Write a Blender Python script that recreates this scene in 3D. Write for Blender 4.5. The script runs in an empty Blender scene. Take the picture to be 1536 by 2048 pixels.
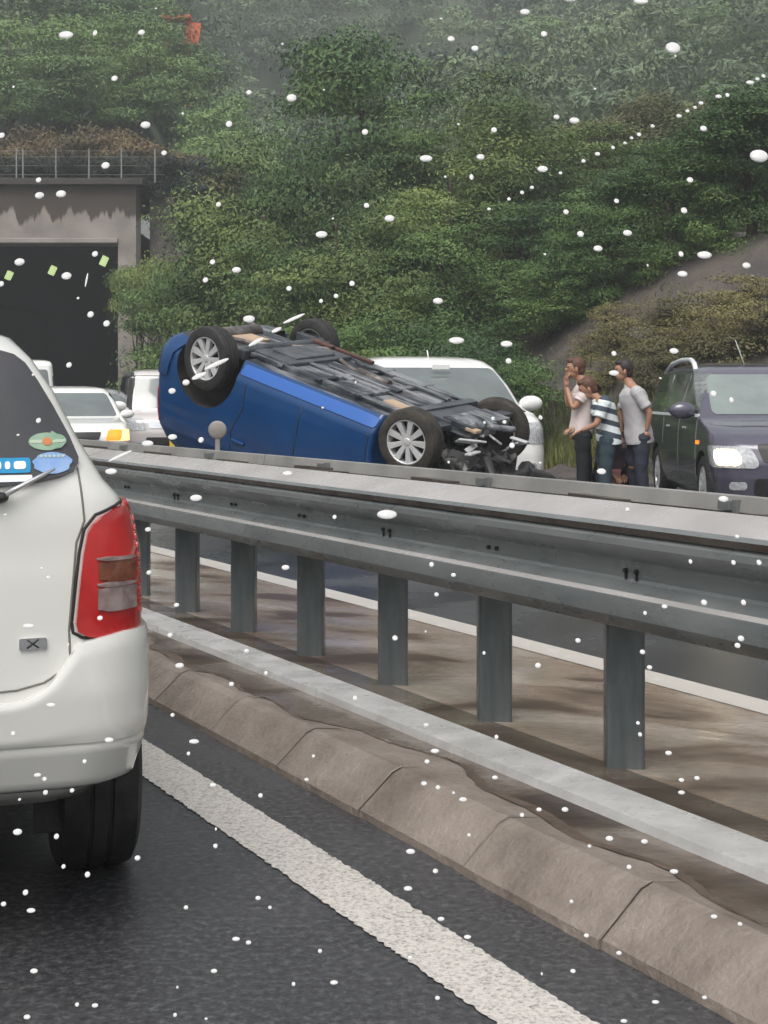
import bpy, bmesh, math, random
import numpy as np
from mathutils import Vector, Matrix
R = math.radians
random.seed(7)
COL = bpy.context.scene.collection
SC = bpy.context.scene
F = 3000.0
CAMZ = 1.3
def W(x, y, Z):
    return Vector(((x-768)*Z/F, Z, CAMZ-(y-790)*Z/F))

# ------------------------------------------------------------------ materials
def _n(nt, t, loc=(0,0)):
    n = nt.nodes.new(t); n.location = loc; return n
def mat(name, col, rough=.5, metal=0., col2=None, scale=8., detail=4., lo=.35, hi=.65, bump=0., bscale=None,
        rough2=None, rscale=None, coat=0., spec=.5, emit=None, estr=0., trans=0., ior=1.45, stretch=None, obj=True, bdist=.02):
    m = bpy.data.materials.new(name); m.use_nodes = True
    nt = m.node_tree; b = nt.nodes['Principled BSDF']; L = nt.links.new
    b.inputs['Base Color'].default_value = (*col, 1); b.inputs['Roughness'].default_value = rough
    b.inputs['Metallic'].default_value = metal; b.inputs['Coat Weight'].default_value = coat
    b.inputs['Coat Roughness'].default_value = .06
    b.inputs['Specular IOR Level'].default_value = spec; b.inputs['IOR'].default_value = ior
    b.inputs['Transmission Weight'].default_value = trans
    if emit:
        b.inputs['Emission Color'].default_value = (*emit, 1); b.inputs['Emission Strength'].default_value = estr
    tc = _n(nt, 'ShaderNodeTexCoord'); mp = _n(nt, 'ShaderNodeMapping')
    L(tc.outputs['Object'], mp.inputs['Vector'])
    if stretch: mp.inputs['Scale'].default_value = stretch
    def noise(s, d=4.):
        n = _n(nt, 'ShaderNodeTexNoise'); n.inputs['Scale'].default_value = s; n.inputs['Detail'].default_value = d
        n.inputs['Roughness'].default_value = .6
        L(mp.outputs['Vector'], n.inputs['Vector']); return n
    if col2:
        n = noise(scale, detail); r = _n(nt, 'ShaderNodeValToRGB')
        r.color_ramp.elements[0].position = lo; r.color_ramp.elements[1].position = hi
        r.color_ramp.elements[0].color = (*col, 1); r.color_ramp.elements[1].color = (*col2, 1)
        L(n.outputs['Fac'], r.inputs['Fac']); L(r.outputs['Color'], b.inputs['Base Color'])
    if rough2 is not None:
        n = noise(rscale or scale, 3.); r = _n(nt, 'ShaderNodeMapRange')
        r.inputs['From Min'].default_value = .4; r.inputs['From Max'].default_value = .6
        r.inputs['To Min'].default_value = rough; r.inputs['To Max'].default_value = rough2
        L(n.outputs['Fac'], r.inputs['Value']); L(r.outputs['Result'], b.inputs['Roughness'])
    if bump:
        n = noise(bscale or scale*3, 6.); bu = _n(nt, 'ShaderNodeBump')
        bu.inputs['Strength'].default_value = bump; bu.inputs['Distance'].default_value = bdist
        L(n.outputs['Fac'], bu.inputs['Height']); L(bu.outputs['Normal'], b.inputs['Normal'])
    return m

def leafmat(name, cols, scale=.5, rough=.55):
    m = bpy.data.materials.new(name); m.use_nodes = True
    nt = m.node_tree; b = nt.nodes['Principled BSDF']; L = nt.links.new
    g = _n(nt, 'ShaderNodeNewGeometry'); tc = _n(nt, 'ShaderNodeTexCoord')
    n = _n(nt, 'ShaderNodeTexNoise'); n.inputs['Scale'].default_value = scale; n.inputs['Detail'].default_value = 3
    L(g.outputs['Position'], n.inputs['Vector'])
    mx = _n(nt, 'ShaderNodeMath'); mx.operation = 'MULTIPLY_ADD'; mx.inputs[1].default_value = .17
    L(g.outputs['Random Per Island'], mx.inputs[0])
    m2 = _n(nt, 'ShaderNodeMath'); m2.operation = 'MULTIPLY_ADD'; m2.inputs[1].default_value = 2.5; m2.inputs[2].default_value = -.83
    L(n.outputs['Fac'], m2.inputs[0]); L(m2.outputs[0], mx.inputs[2])
    r = _n(nt, 'ShaderNodeValToRGB'); e = r.color_ramp.elements
    e[0].color = (*cols[0], 1); e[1].color = (*cols[-1], 1)
    for i, c in enumerate(cols[1:-1]):
        q = e.new((i+1)/(len(cols)-1)); q.color = (*c, 1)
    L(mx.outputs[0], r.inputs['Fac']); L(r.outputs['Color'], b.inputs['Base Color'])
    b.inputs['Roughness'].default_value = rough; b.inputs['Specular IOR Level'].default_value = .4
    return m

M = {}
def watermat():
    m = bpy.data.materials.new('rain_water'); m.use_nodes=True; nt=m.node_tree; L=nt.links.new; b=nt.nodes['Principled BSDF']
    b.inputs['Transmission Weight'].default_value=1; b.inputs['IOR'].default_value=1.333; b.inputs['Roughness'].default_value=0
    d=_n(nt,'ShaderNodeBsdfDiffuse'); d.inputs['Color'].default_value=(1,1,1,1); t=_n(nt,'ShaderNodeBsdfTranslucent'); t.inputs['Color'].default_value=(1,1,1,1)  # white mix stands in for bright sky refracted by the drops
    m1=_n(nt,'ShaderNodeMixShader'); m1.inputs[0].default_value=.25; L(d.outputs[0],m1.inputs[1]); L(t.outputs[0],m1.inputs[2])
    m2=_n(nt,'ShaderNodeMixShader'); m2.inputs[0].default_value=.66; L(b.outputs[0],m2.inputs[1]); L(m1.outputs[0],m2.inputs[2])
    L(m2.outputs[0],nt.nodes['Material Output'].inputs['Surface']); return m
M['white_paint'] = mat('white_paint', (.86,.86,.84), .16, coat=1., spec=.5)
M['wagon_paint'] = mat('wagon_paint', (.70,.70,.665), .22, col2=(.67,.67,.64), scale=1.2, coat=1., spec=.5)
M['black_plastic'] = mat('black_plastic', (.018,.018,.02), .45, col2=(.03,.03,.03), scale=20)
M['rubber'] = mat('rubber', (.014,.014,.015), .6, col2=(.032,.031,.03), scale=14, bump=.3, bscale=60)
M['muddy_rubber'] = mat('muddy_rubber', (.018,.017,.016), .7, col2=(.06,.05,.04), scale=9, bump=.3, bscale=60)
M['arch_liner'] = mat('arch_liner', (.012,.012,.012), .8, col2=(.03,.027,.024), scale=8)
M['glass'] = mat('tinted_glass', (.02,.024,.026), .04, spec=.9, coat=.6)
M['glass_side'] = mat('side_glass', (.05,.06,.055), .06, col2=(.26,.265,.25), scale=.9, lo=.45, hi=.6, spec=1., coat=1.)  # pale patches paint the sky reflection into the glass
M['rail_silver'] = mat('silver_trim', (.72,.74,.77), .3, metal=.2)
M['glass_grey'] = mat('windscreen_glass', (.15,.175,.17), .06, col2=(.10,.12,.12), scale=1.2, spec=1., coat=1.)  # grey base stands in for the sky reflected in windscreens
M['glass_wagon'] = mat('rear_glass', (.045,.047,.052), .12, col2=(.065,.065,.072), scale=3, spec=.7)
M['blue_paint'] = mat('blue_paint', (.001,.038,.135), .22, col2=(.0015,.048,.165), scale=2., coat=.35, spec=.4)
M['blue_sill'] = mat('blue_sill', (.008,.095,.38), .3, coat=.3)  # brighter copy of the blue paint, for the sill facing the sky
M['purple_paint'] = mat('purple_paint', (.078,.073,.108), .25, metal=.15, coat=1.)
M['silver_paint'] = mat('silver_paint', (.5,.5,.52), .25, metal=.5, coat=1.)
M['kei_paint'] = mat('kei_paint', (.62,.58,.57), .25, metal=.2, coat=1.)
M['alloy'] = mat('alloy', (.66,.67,.68), .3, metal=.35, col2=(.55,.55,.56), scale=15)
M['chrome'] = mat('chrome', (.75,.76,.78), .12, metal=1.)
M['steel'] = mat('wet_galvanised_steel', (.15,.165,.168), .22, metal=.35, col2=(.215,.23,.23), scale=1.6, bump=.15, bscale=8, rough2=.48, rscale=4, stretch=(1,1,2.2))
M['steel_back'] = mat('dirty_galvanised_steel', (.20,.20,.195), .35, metal=.1, col2=(.31,.30,.285), scale=2.2, bump=.15, bscale=8, rough2=.5, rscale=4)  # lighter than the front beam steel, painted as if sky-lit
M['zinc'] = mat('bright_wet_zinc', (.40,.385,.38), .25, col2=(.31,.30,.295), scale=3, rough2=.42, rscale=6)  # paler steel tone painted in place of sky reflection on the rail
M['post_steel'] = mat('post_steel', (.085,.100,.104), .3, metal=.2, col2=(.155,.172,.175), scale=5, lo=.35, hi=.7, bump=.2, bscale=20, stretch=(2.5,2.5,.5))
M['rust'] = mat('rusty_steel', (.055,.042,.034), .45, metal=.2, col2=(.11,.095,.085), scale=6, bump=.4)
M['bolt'] = mat('dark_bolt', (.02,.018,.018), .5)
M['underbody'] = mat('underbody', (.035,.042,.052), .35, metal=.3, col2=(.30,.31,.33), scale=4, lo=.45, hi=.62, bump=.8, bscale=9, stretch=(.35,1.6,1), bdist=.05)
M['wreck'] = mat('crushed_engine_parts', (.018,.018,.02), .4, metal=.3, col2=(.17,.165,.16), scale=7, lo=.45, hi=.6, bump=.6)
M['tank'] = mat('fuel_tank', (.035,.04,.05), .35, col2=(.09,.10,.11), scale=6, bump=.4)
M['pipe'] = mat('exhaust_pipe', (.09,.075,.07), .45, metal=.5, col2=(.22,.20,.19), scale=9)
M['tan'] = mat('tan_shield', (.50,.36,.24), .6, col2=(.38,.29,.21), scale=7)
M['rust_red'] = mat('rusty_red', (.12,.05,.04), .6, col2=(.07,.04,.035), scale=7)
M['head_on'] = mat('headlamp_lit', (.9,.9,.85), .2, emit=(1,.78,.42), estr=4.5)
M['head_warm'] = mat('warm_headlamp_lit', (.9,.7,.4), .2, emit=(1,.55,.20), estr=1.3)
M['head_off'] = mat('headlamp_glass', (.55,.57,.6), .12, coat=1., col2=(.3,.31,.33), scale=30)
M['amber_on'] = mat('amber_lamp_lit', (.9,.3,.03), .3, emit=(1,.20,.015), estr=1.1)
M['amber'] = mat('amber_lens', (.65,.28,.05), .25, coat=.6)
M['red_lens'] = mat('red_lens', (.50,.022,.022), .12, col2=(.36,.012,.012), scale=8, coat=1.)
M['red_lens2'] = mat('red_reflector', (.80,.10,.06), .2, col2=(.45,.012,.01), scale=60, coat=1.)
M['clear_lens'] = mat('clear_lens', (.42,.34,.33), .12, col2=(.25,.17,.16), scale=25, coat=1., metal=.3)
M['brown_lens'] = mat('smoked_amber_lens', (.22,.075,.035), .14, col2=(.13,.04,.02), scale=25, coat=1.)
M['yellow_plate'] = mat('yellow_plate', (.75,.50,.06), .4)
M['white_plate'] = mat('white_plate', (.8,.8,.8), .4)
M['green_text'] = mat('green_text', (.02,.12,.05), .4)
M['sticker_blue'] = mat('sticker_blue', (.19,.34,.66), .4, col2=(.30,.44,.70), scale=18)
M['sticker_green'] = mat('sticker_green', (.22,.36,.25), .4, col2=(.30,.42,.32), scale=22)
M['sticker_rim'] = mat('sticker_rim', (.45,.55,.42), .4)
M['sticker_orange'] = mat('sticker_orange', (.6,.22,.08), .4)
M['sticker_cyan'] = mat('sticker_cyan', (.02,.28,.55), .35)
M['sticker_white'] = mat('sticker_white', (.82,.88,.9), .35)
M['seam'] = mat('panel_gap', (.16,.155,.14), .6)
M['skin'] = mat('skin', (.36,.19,.12), .5, col2=(.42,.23,.15), scale=9)
M['hair'] = mat('black_hair', (.012,.010,.010), .45, col2=(.03,.02,.018), scale=60, bump=.3)
M['brown_hair'] = mat('brown_hair', (.07,.03,.02), .5, col2=(.13,.06,.03), scale=60, bump=.3)
M['shirt_white'] = mat('white_shirt', (.72,.63,.61), .8, col2=(.62,.53,.51), scale=5, bump=.3, bscale=14)
M['shirt_grey'] = mat('pale_grey_shirt', (.52,.51,.53), .8, col2=(.38,.37,.38), scale=5, bump=.3, bscale=14)
M['trousers_black'] = mat('black_trousers', (.010,.011,.014), .8, col2=(.02,.022,.026), scale=6, bump=.3, bscale=14)
M['trousers_navy'] = mat('navy_trousers', (.022,.025,.042), .8, col2=(.03,.034,.055), scale=6, bump=.3, bscale=14)
M['trousers_teal'] = mat('dark_teal_jeans', (.025,.045,.062), .8, col2=(.035,.06,.075), scale=6, bump=.3, bscale=14)
M['top_mauve'] = mat('mauve_top', (.16,.11,.14), .8, col2=(.11,.08,.10), scale=6)
M['pink_cloth'] = mat('pink_cloth', (.72,.36,.36), .8, col2=(.62,.28,.28), scale=6)
M['shoe'] = mat('black_shoe', (.012,.012,.012), .4)
M['eye'] = mat('eye', (.01,.01,.01), .2)
M['concrete'] = mat('pale_concrete', (.33,.30,.28), .75, col2=(.25,.23,.21), scale=.9, bump=.2, bscale=12)
M['trunk'] = mat('bark', (.06,.045,.035), .9, col2=(.10,.08,.065), scale=7, bump=.8, stretch=(1,1,.3))
M['trunk_pale'] = mat('pale_bark', (.16,.14,.12), .9, col2=(.1,.085,.07), scale=7, bump=.8, stretch=(1,1,.3))
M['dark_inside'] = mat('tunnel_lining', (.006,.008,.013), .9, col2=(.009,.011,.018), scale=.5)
M['lamp_green'] = mat('tunnel_lamp_lit', (.8,.9,.5), .4, emit=(.75,.95,.42), estr=.7)
M['orange_red'] = mat('orange_red_paint', (.75,.13,.06), .5, col2=(.62,.10,.05), scale=2)
M['fence_post'] = mat('weathered_fence_post', (.20,.23,.22), .6)
M['pale_post'] = mat('pale_post', (.42,.46,.44), .5, col2=(.30,.33,.31), scale=5)
M['delineator_grey'] = mat('delineator_grey', (.30,.27,.25), .4, col2=(.24,.22,.21), scale=14)
M['water'] = watermat()
M['kerb'] = mat('wet_kerb_concrete', (.135,.108,.090), .35, col2=(.31,.265,.23), scale=3.2, detail=9, lo=.30, hi=.72, bump=.5, bscale=38, rough2=.6, rscale=3)
M['strip'] = mat('pale_wet_duct', (.47,.47,.465), .22, col2=(.36,.355,.35), scale=5, bump=.15, bscale=40, rough2=.5, rscale=6)

# striped shirt
def striped():
    m = mat('striped_shirt', (.7,.75,.76), .8); nt = m.node_tree; b = nt.nodes['Principled BSDF']
    tc = nt.nodes['Texture Coordinate']; w = _n(nt, 'ShaderNodeTexWave'); w.wave_type='BANDS'; w.bands_direction='X'
    w.inputs['Scale'].default_value = 2.45; w.inputs['Distortion'].default_value = .35; w.inputs['Detail Scale'].default_value = 3
    mp = nt.nodes['Mapping']; mp.inputs['Rotation'].default_value = (0, R(76), 0); mp.inputs['Location'].default_value = (0.05,0,0)
    nt.links.new(mp.outputs['Vector'], w.inputs['Vector'])
    r = _n(nt, 'ShaderNodeValToRGB'); r.color_ramp.interpolation='CONSTANT'
    r.color_ramp.elements[0].color = (.055,.075,.10,1); r.color_ramp.elements[1].color = (.72,.78,.79,1); r.color_ramp.elements[1].position=.42
    nt.links.new(w.outputs['Fac'], r.inputs['Fac']); nt.links.new(r.outputs['Color'], b.inputs['Base Color'])
    return m
M['shirt_striped'] = striped()

def asphalt():
    m = mat('wet_asphalt', (.035,.037,.042), .3); nt = m.node_tree; b = nt.nodes['Principled BSDF']; L = nt.links.new
    mp = nt.nodes['Mapping']
    v = _n(nt, 'ShaderNodeTexVoronoi'); v.inputs['Scale'].default_value = 95; L(mp.outputs['Vector'], v.inputs['Vector'])
    n = _n(nt, 'ShaderNodeTexNoise'); n.inputs['Scale'].default_value = 42; n.inputs['Detail'].default_value = 7; n.inputs['Roughness'].default_value=.75
    L(mp.outputs['Vector'], n.inputs['Vector'])
    n2 = _n(nt, 'ShaderNodeTexNoise'); n2.inputs['Scale'].default_value = .9; n2.inputs['Detail'].default_value = 5
    L(mp.outputs['Vector'], n2.inputs['Vector'])
    r = _n(nt, 'ShaderNodeValToRGB'); e = r.color_ramp.elements
    e[0].position=.34; e[0].color=(.028,.028,.030,1); e[1].position=.68; e[1].color=(.135,.135,.134,1)
    q = e.new(.52); q.color=(.060,.061,.065,1)
    L(n.outputs['Fac'], r.inputs['Fac'])
    mx = _n(nt, 'ShaderNodeMix'); mx.data_type='RGBA'; mx.blend_type='MULTIPLY'; mx.inputs['Factor'].default_value=1
    r2 = _n(nt, 'ShaderNodeValToRGB'); r2.color_ramp.elements[0].color=(.7,.7,.72,1); r2.color_ramp.elements[1].color=(1.15,1.15,1.15,1)
    r2.color_ramp.elements[0].position=.35; r2.color_ramp.elements[1].position=.65
    L(n2.outputs['Fac'], r2.inputs['Fac']); L(r.outputs['Color'], mx.inputs['A']); L(r2.outputs['Color'], mx.inputs['B'])
    L(mx.outputs['Result'], b.inputs['Base Color'])
    mr = _n(nt, 'ShaderNodeMapRange'); mr.inputs['From Min'].default_value=.4; mr.inputs['From Max'].default_value=.6
    mr.inputs['To Min'].default_value=.16; mr.inputs['To Max'].default_value=.36
    L(n2.outputs['Fac'], mr.inputs['Value']); L(mr.outputs['Result'], b.inputs['Roughness'])
    bu = _n(nt, 'ShaderNodeBump'); bu.inputs['Strength'].default_value=.4; bu.inputs['Distance'].default_value=.006
    L(n.outputs['Fac'], bu.inputs['Height']); L(bu.outputs['Normal'], b.inputs['Normal'])
    return m
M['asphalt'] = asphalt()

def linemat():
    m = mat('worn_white_line', (.55,.53,.5), .5); nt = m.node_tree; b = nt.nodes['Principled BSDF']; L = nt.links.new
    mp = nt.nodes['Mapping']
    n = _n(nt, 'ShaderNodeTexNoise'); n.inputs['Scale'].default_value = 85; n.inputs['Detail'].default_value = 5; n.inputs['Roughness'].default_value=.75
    L(mp.outputs['Vector'], n.inputs['Vector'])
    r = _n(nt, 'ShaderNodeValToRGB'); e = r.color_ramp.elements
    e[0].position=.33; e[0].color=(.11,.105,.10,1); e[1].position=.56; e[1].color=(.60,.57,.53,1)
    q = e.new(.44); q.color=(.42,.40,.375,1)
    L(n.outputs['Fac'], r.inputs['Fac']); L(r.outputs['Color'], b.inputs['Base Color'])
    bu = _n(nt, 'ShaderNodeBump'); bu.inputs['Strength'].default_value=.3; bu.inputs['Distance'].default_value=.004
    L(n.outputs['Fac'], bu.inputs['Height']); L(bu.outputs['Normal'], b.inputs['Normal'])
    return m
M['line'] = linemat()

def mudmat(k=1.):
    m = mat('muddy_wet_concrete', (.14,.10,.075), .3); nt = m.node_tree; b = nt.nodes['Principled BSDF']; L = nt.links.new
    mp = nt.nodes['Mapping']; mp.inputs['Rotation'].default_value = (0,0,R(0)); mp.inputs['Rotation'].default_value=(0,0,R(0)); mp.inputs['Scale'].default_value=(.8,1.4,1)
    n = _n(nt, 'ShaderNodeTexNoise'); n.inputs['Scale'].default_value = 1.5; n.inputs['Detail'].default_value = 5; n.inputs['Distortion'].default_value=.6
    L(mp.outputs['Vector'], n.inputs['Vector'])
    nf = _n(nt, 'ShaderNodeTexNoise'); nf.inputs['Scale'].default_value = 28; nf.inputs['Detail'].default_value = 6
    L(mp.outputs['Vector'], nf.inputs['Vector'])
    r = _n(nt, 'ShaderNodeValToRGB'); e = r.color_ramp.elements
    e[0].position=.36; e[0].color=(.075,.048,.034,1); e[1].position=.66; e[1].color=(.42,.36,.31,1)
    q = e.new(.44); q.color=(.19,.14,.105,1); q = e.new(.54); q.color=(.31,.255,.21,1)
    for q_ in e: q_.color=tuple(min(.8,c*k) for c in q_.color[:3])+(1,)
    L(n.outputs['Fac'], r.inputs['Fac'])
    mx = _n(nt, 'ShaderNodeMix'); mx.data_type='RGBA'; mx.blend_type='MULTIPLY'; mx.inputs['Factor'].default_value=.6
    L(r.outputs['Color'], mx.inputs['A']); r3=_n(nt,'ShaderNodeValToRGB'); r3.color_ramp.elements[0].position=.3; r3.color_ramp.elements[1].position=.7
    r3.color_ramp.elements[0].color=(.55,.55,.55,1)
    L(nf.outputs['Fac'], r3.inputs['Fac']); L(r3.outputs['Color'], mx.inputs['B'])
    L(mx.outputs['Result'], b.inputs['Base Color'])
    mr = _n(nt, 'ShaderNodeMapRange'); mr.inputs['From Min'].default_value=.42; mr.inputs['From Max'].default_value=.6
    mr.inputs['To Min'].default_value=.34; mr.inputs['To Max'].default_value=.06
    L(n.outputs['Fac'], mr.inputs['Value']); L(mr.outputs['Result'], b.inputs['Roughness'])
    bm_ = _n(nt, 'ShaderNodeMath'); bm_.operation='MULTIPLY_ADD'; bm_.inputs[1].default_value=.12
    L(nf.outputs['Fac'], bm_.inputs[0]); L(n.outputs['Fac'], bm_.inputs[2])
    bu = _n(nt, 'ShaderNodeBump'); bu.inputs['Strength'].default_value=.35; bu.inputs['Distance'].default_value=.03
    L(bm_.outputs[0], bu.inputs['Height']); L(bu.outputs['Normal'], b.inputs['Normal'])
    return m
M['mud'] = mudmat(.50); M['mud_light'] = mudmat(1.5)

def portalmat():
    m = mat('stained_portal_concrete', (.3,.27,.25), .8, bump=.2, bscale=3); nt = m.node_tree; b = nt.nodes['Principled BSDF']; L = nt.links.new
    tc = nt.nodes['Texture Coordinate']
    sep = _n(nt, 'ShaderNodeSeparateXYZ'); L(tc.outputs['Object'], sep.inputs[0])
    mp2 = _n(nt, 'ShaderNodeMapping'); mp2.inputs['Scale'].default_value=(1.5,1,.10); L(tc.outputs['Object'], mp2.inputs['Vector'])
    n = _n(nt, 'ShaderNodeTexNoise'); n.inputs['Scale'].default_value = 1.25; n.inputs['Detail'].default_value = 5; n.inputs['Roughness'].default_value=.65
    L(mp2.outputs['Vector'], n.inputs['Vector'])
    a = _n(nt, 'ShaderNodeMath'); a.operation='MULTIPLY_ADD'; a.inputs[1].default_value=2.4; L(n.outputs['Fac'], a.inputs[0]); L(sep.outputs['Z'], a.inputs[2])
    mr = _n(nt, 'ShaderNodeMapRange'); mr.inputs['From Min'].default_value=8.42; mr.inputs['From Max'].default_value=8.56
    L(a.outputs[0], mr.inputs['Value'])
    n3 = _n(nt, 'ShaderNodeTexNoise'); n3.inputs['Scale'].default_value = 1.1; n3.inputs['Detail'].default_value = 6
    L(tc.outputs['Object'], n3.inputs['Vector'])
    r = _n(nt, 'ShaderNodeValToRGB'); r.color_ramp.elements[0].position=.3; r.color_ramp.elements[1].position=.7
    r.color_ramp.elements[0].color=(.20,.18,.165,1); r.color_ramp.elements[1].color=(.34,.305,.28,1)
    L(n3.outputs['Fac'], r.inputs['Fac'])
    r4 = _n(nt, 'ShaderNodeValToRGB'); r4.color_ramp.elements[0].color=(.045,.038,.034,1); r4.color_ramp.elements[1].color=(.095,.075,.062,1)
    L(n3.outputs['Fac'], r4.inputs['Fac'])
    mx = _n(nt, 'ShaderNodeMix'); mx.data_type='RGBA'; L(mr.outputs['Result'], mx.inputs['Factor']); L(r.outputs['Color'], mx.inputs['A'])
    L(r4.outputs['Color'], mx.inputs['B']); L(mx.outputs['Result'], b.inputs['Base Color'])
    return m
M['portal'] = portalmat()
M['bank'] = mat('bank_soil', (.062,.056,.057), .8, col2=(.115,.098,.085), scale=.7, detail=8, lo=.38, hi=.62, bump=.8, bscale=5, bdist=.12)
M['hillside'] = mat('hillside_undergrowth', (.04,.055,.035), .9, col2=(.07,.09,.05), scale=.2, bump=.6)
M['leaf_dark'] = leafmat('leaves_dark', [(.022,.048,.018),(.046,.098,.030),(.085,.160,.042),(.150,.235,.058)], .42)
M['leaf_mid'] = leafmat('leaves_mid', [(.034,.060,.022),(.070,.122,.036),(.13,.185,.05),(.21,.26,.07)], .38)
M['leaf_olive'] = leafmat('leaves_olive', [(.055,.052,.028),(.10,.105,.04),(.155,.165,.055),(.22,.22,.07)], .4)
M['leaf_forest'] = leafmat('leaves_forest', [(.060,.085,.062),(.095,.14,.080),(.145,.205,.10),(.20,.28,.13)], .07)  # mist partly painted in: lighter, greyer greens
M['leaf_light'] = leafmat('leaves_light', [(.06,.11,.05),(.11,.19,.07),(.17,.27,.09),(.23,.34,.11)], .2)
M['leaf_brown'] = leafmat('leaves_brown', [(.055,.050,.030),(.095,.080,.038),(.155,.105,.048),(.18,.135,.06)], .3)
M['leaf_ochre'] = leafmat('leaves_ochre', [(.07,.068,.035),(.12,.115,.048),(.175,.158,.06),(.22,.20,.08)], .6)
M['hedge'] = leafmat('leaves_hedge', [(.010,.014,.012),(.016,.024,.018),(.024,.036,.022)], .6)
M['grass'] = leafmat('grass_blades', [(.06,.07,.022),(.10,.115,.03),(.15,.16,.045),(.20,.17,.07)], .35)

# ------------------------------------------------------------------ mesh helpers
def link(name, me, parent=None):
    o = bpy.data.objects.new(name, me); COL.objects.link(o)
    if parent: o.parent = parent
    return o
def tag(o, label=None, cat=None, group=None, kind=None):
    if label: o['label'] = label
    if cat: o['category'] = cat
    if group: o['group'] = group
    if kind: o['kind'] = kind
    return o
def thing(name, label, cat, loc=(0,0,0), rz=0, group=None):
    o = bpy.data.objects.new(name, None); COL.objects.link(o); o.empty_display_size=.2
    o.location = loc; o.rotation_euler = (0,0,rz); return tag(o, label, cat, group)
class MB:
    def __init__(s): s.v=[]; s.f=[]; s.m=[]; s.sm=[]
    def add(s, vs, fs, mi=0, smooth=False, T=None):
        b = len(s.v)
        for p in vs:
            p = Vector(p); s.v.append(tuple(T @ p if T else p))
        for f in fs: s.f.append([b+i for i in f]); s.m.append(mi); s.sm.append(smooth)
        return s
    def box(s, c, d, T=None, mi=0):
        x,y,z = c; a,b,e = d[0]/2, d[1]/2, d[2]/2
        vs = [(x+i*a, y+j*b, z+k*e) for i in (-1,1) for j in (-1,1) for k in (-1,1)]
        return s.add(vs, [(0,1,3,2),(4,6,7,5),(0,4,5,1),(2,3,7,6),(0,2,6,4),(1,5,7,3)], mi, False, T)
    def tube(s, pts, r, seg=10, mi=0, caps=True, T=None, smooth=True):
        pts = [Vector(p) for p in pts]; rs = r if isinstance(r,(list,tuple)) else [r]*len(pts)
        vs=[]; up = Vector((0,0,1))
        for i,p in enumerate(pts):
            d = (pts[min(i+1,len(pts)-1)]-pts[max(i-1,0)]).normalized()
            a = d.cross(up)
            if a.length<.05: a = d.cross(Vector((1,0,0)))
            a.normalize(); b = d.cross(a)
            for k in range(seg):
                t = 2*math.pi*k/seg; vs.append(p+a*math.cos(t)*rs[i]+b*math.sin(t)*rs[i])
        fs=[]
        for i in range(len(pts)-1):
            for k in range(seg):
                k2=(k+1)%seg; fs.append((i*seg+k, i*seg+k2, (i+1)*seg+k2, (i+1)*seg+k))
        s.add(vs, fs, mi, smooth, T)
        if caps:
            n=len(pts)-1; s.add(vs[:seg], [tuple(range(seg-1,-1,-1))], mi, False, T); s.add(vs[n*seg:], [tuple(range(seg))], mi, False, T)
        return s
    def lathe(s, prof, seg=32, axis='y', mi=0, T=None, smooth=True):
        vs=[]; n=len(prof)
        for k in range(seg):
            t=2*math.pi*k/seg
            for (r,h) in prof: vs.append((r*math.cos(t), h, r*math.sin(t)) if axis=='y' else (r*math.cos(t), r*math.sin(t), h))
        fs=[]
        for k in range(seg):
            k2=(k+1)%seg
            for i in range(n-1): fs.append((k*n+i, k*n+i+1, k2*n+i+1, k2*n+i))
        return s.add(vs, fs, mi, smooth, T)
    def ell(s, c, r, T=None, mi=0, u=16, v=10):
        vs=[]; fs=[]
        for j in range(v+1):
            ph=math.pi*j/v
            for i in range(u):
                t=2*math.pi*i/u; vs.append((c[0]+r[0]*math.sin(ph)*math.cos(t), c[1]+r[1]*math.sin(ph)*math.sin(t), c[2]+r[2]*math.cos(ph)))
        for j in range(v):
            for i in range(u):
                i2=(i+1)%u; fs.append((j*u+i, (j+1)*u+i, (j+1)*u+i2, j*u+i2))
        return s.add(vs, fs, mi, True, T)
    def grid(s, rows, mi=0, smooth=True, close=False):
        n=len(rows[0]); vs=[p for r in rows for p in r]; fs=[]
        for j in range(len(rows)-1):
            for i in range(n if close else n-1):
                i2=(i+1)%n; fs.append((j*n+i, j*n+i2, (j+1)*n+i2, (j+1)*n+i))
        return s.add(vs, fs, mi, smooth)
    def build(s, name, mats, parent=None, bevel=0, seg=2, fix=True):
        me = bpy.data.meshes.new(name); me.from_pydata(s.v, [], s.f)
        if not isinstance(mats,(list,tuple)): mats=[mats]
        for m in mats: me.materials.append(m)
        me.polygons.foreach_set('material_index', s.m); me.polygons.foreach_set('use_smooth', s.sm)
        if fix:
            bm=bmesh.new(); bm.from_mesh(me); bmesh.ops.remove_doubles(bm, verts=bm.verts, dist=1e-5)
            bmesh.ops.recalc_face_normals(bm, faces=bm.faces); bm.to_mesh(me); bm.free()
        me.update(); o = link(name, me, parent)
        if bevel:
            b=o.modifiers.new('Bevel','BEVEL'); b.width=bevel; b.segments=seg; b.limit_method='ANGLE'; b.angle_limit=R(35)
            b.harden_normals = False
        return o

def np_mesh(name, V, Q, mats, parent=None, smooth=False, mi=None):
    me = bpy.data.meshes.new(name)
    k = Q.shape[1]
    me.vertices.add(len(V)); me.vertices.foreach_set('co', V.astype(np.float32).ravel())
    me.loops.add(Q.size); me.loops.foreach_set('vertex_index', Q.astype(np.int32).ravel())
    me.polygons.add(len(Q)); me.polygons.foreach_set('loop_start', np.arange(0, Q.size, k, dtype=np.int32))
    if not isinstance(mats,(list,tuple)): mats=[mats]
    for m in mats: me.materials.append(m)
    if mi is not None: me.polygons.foreach_set('material_index', mi.astype(np.int32))
    me.polygons.foreach_set('use_smooth', np.full(len(Q), smooth))
    me.update(calc_edges=True); me.validate()
    return link(name, me, parent)

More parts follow.
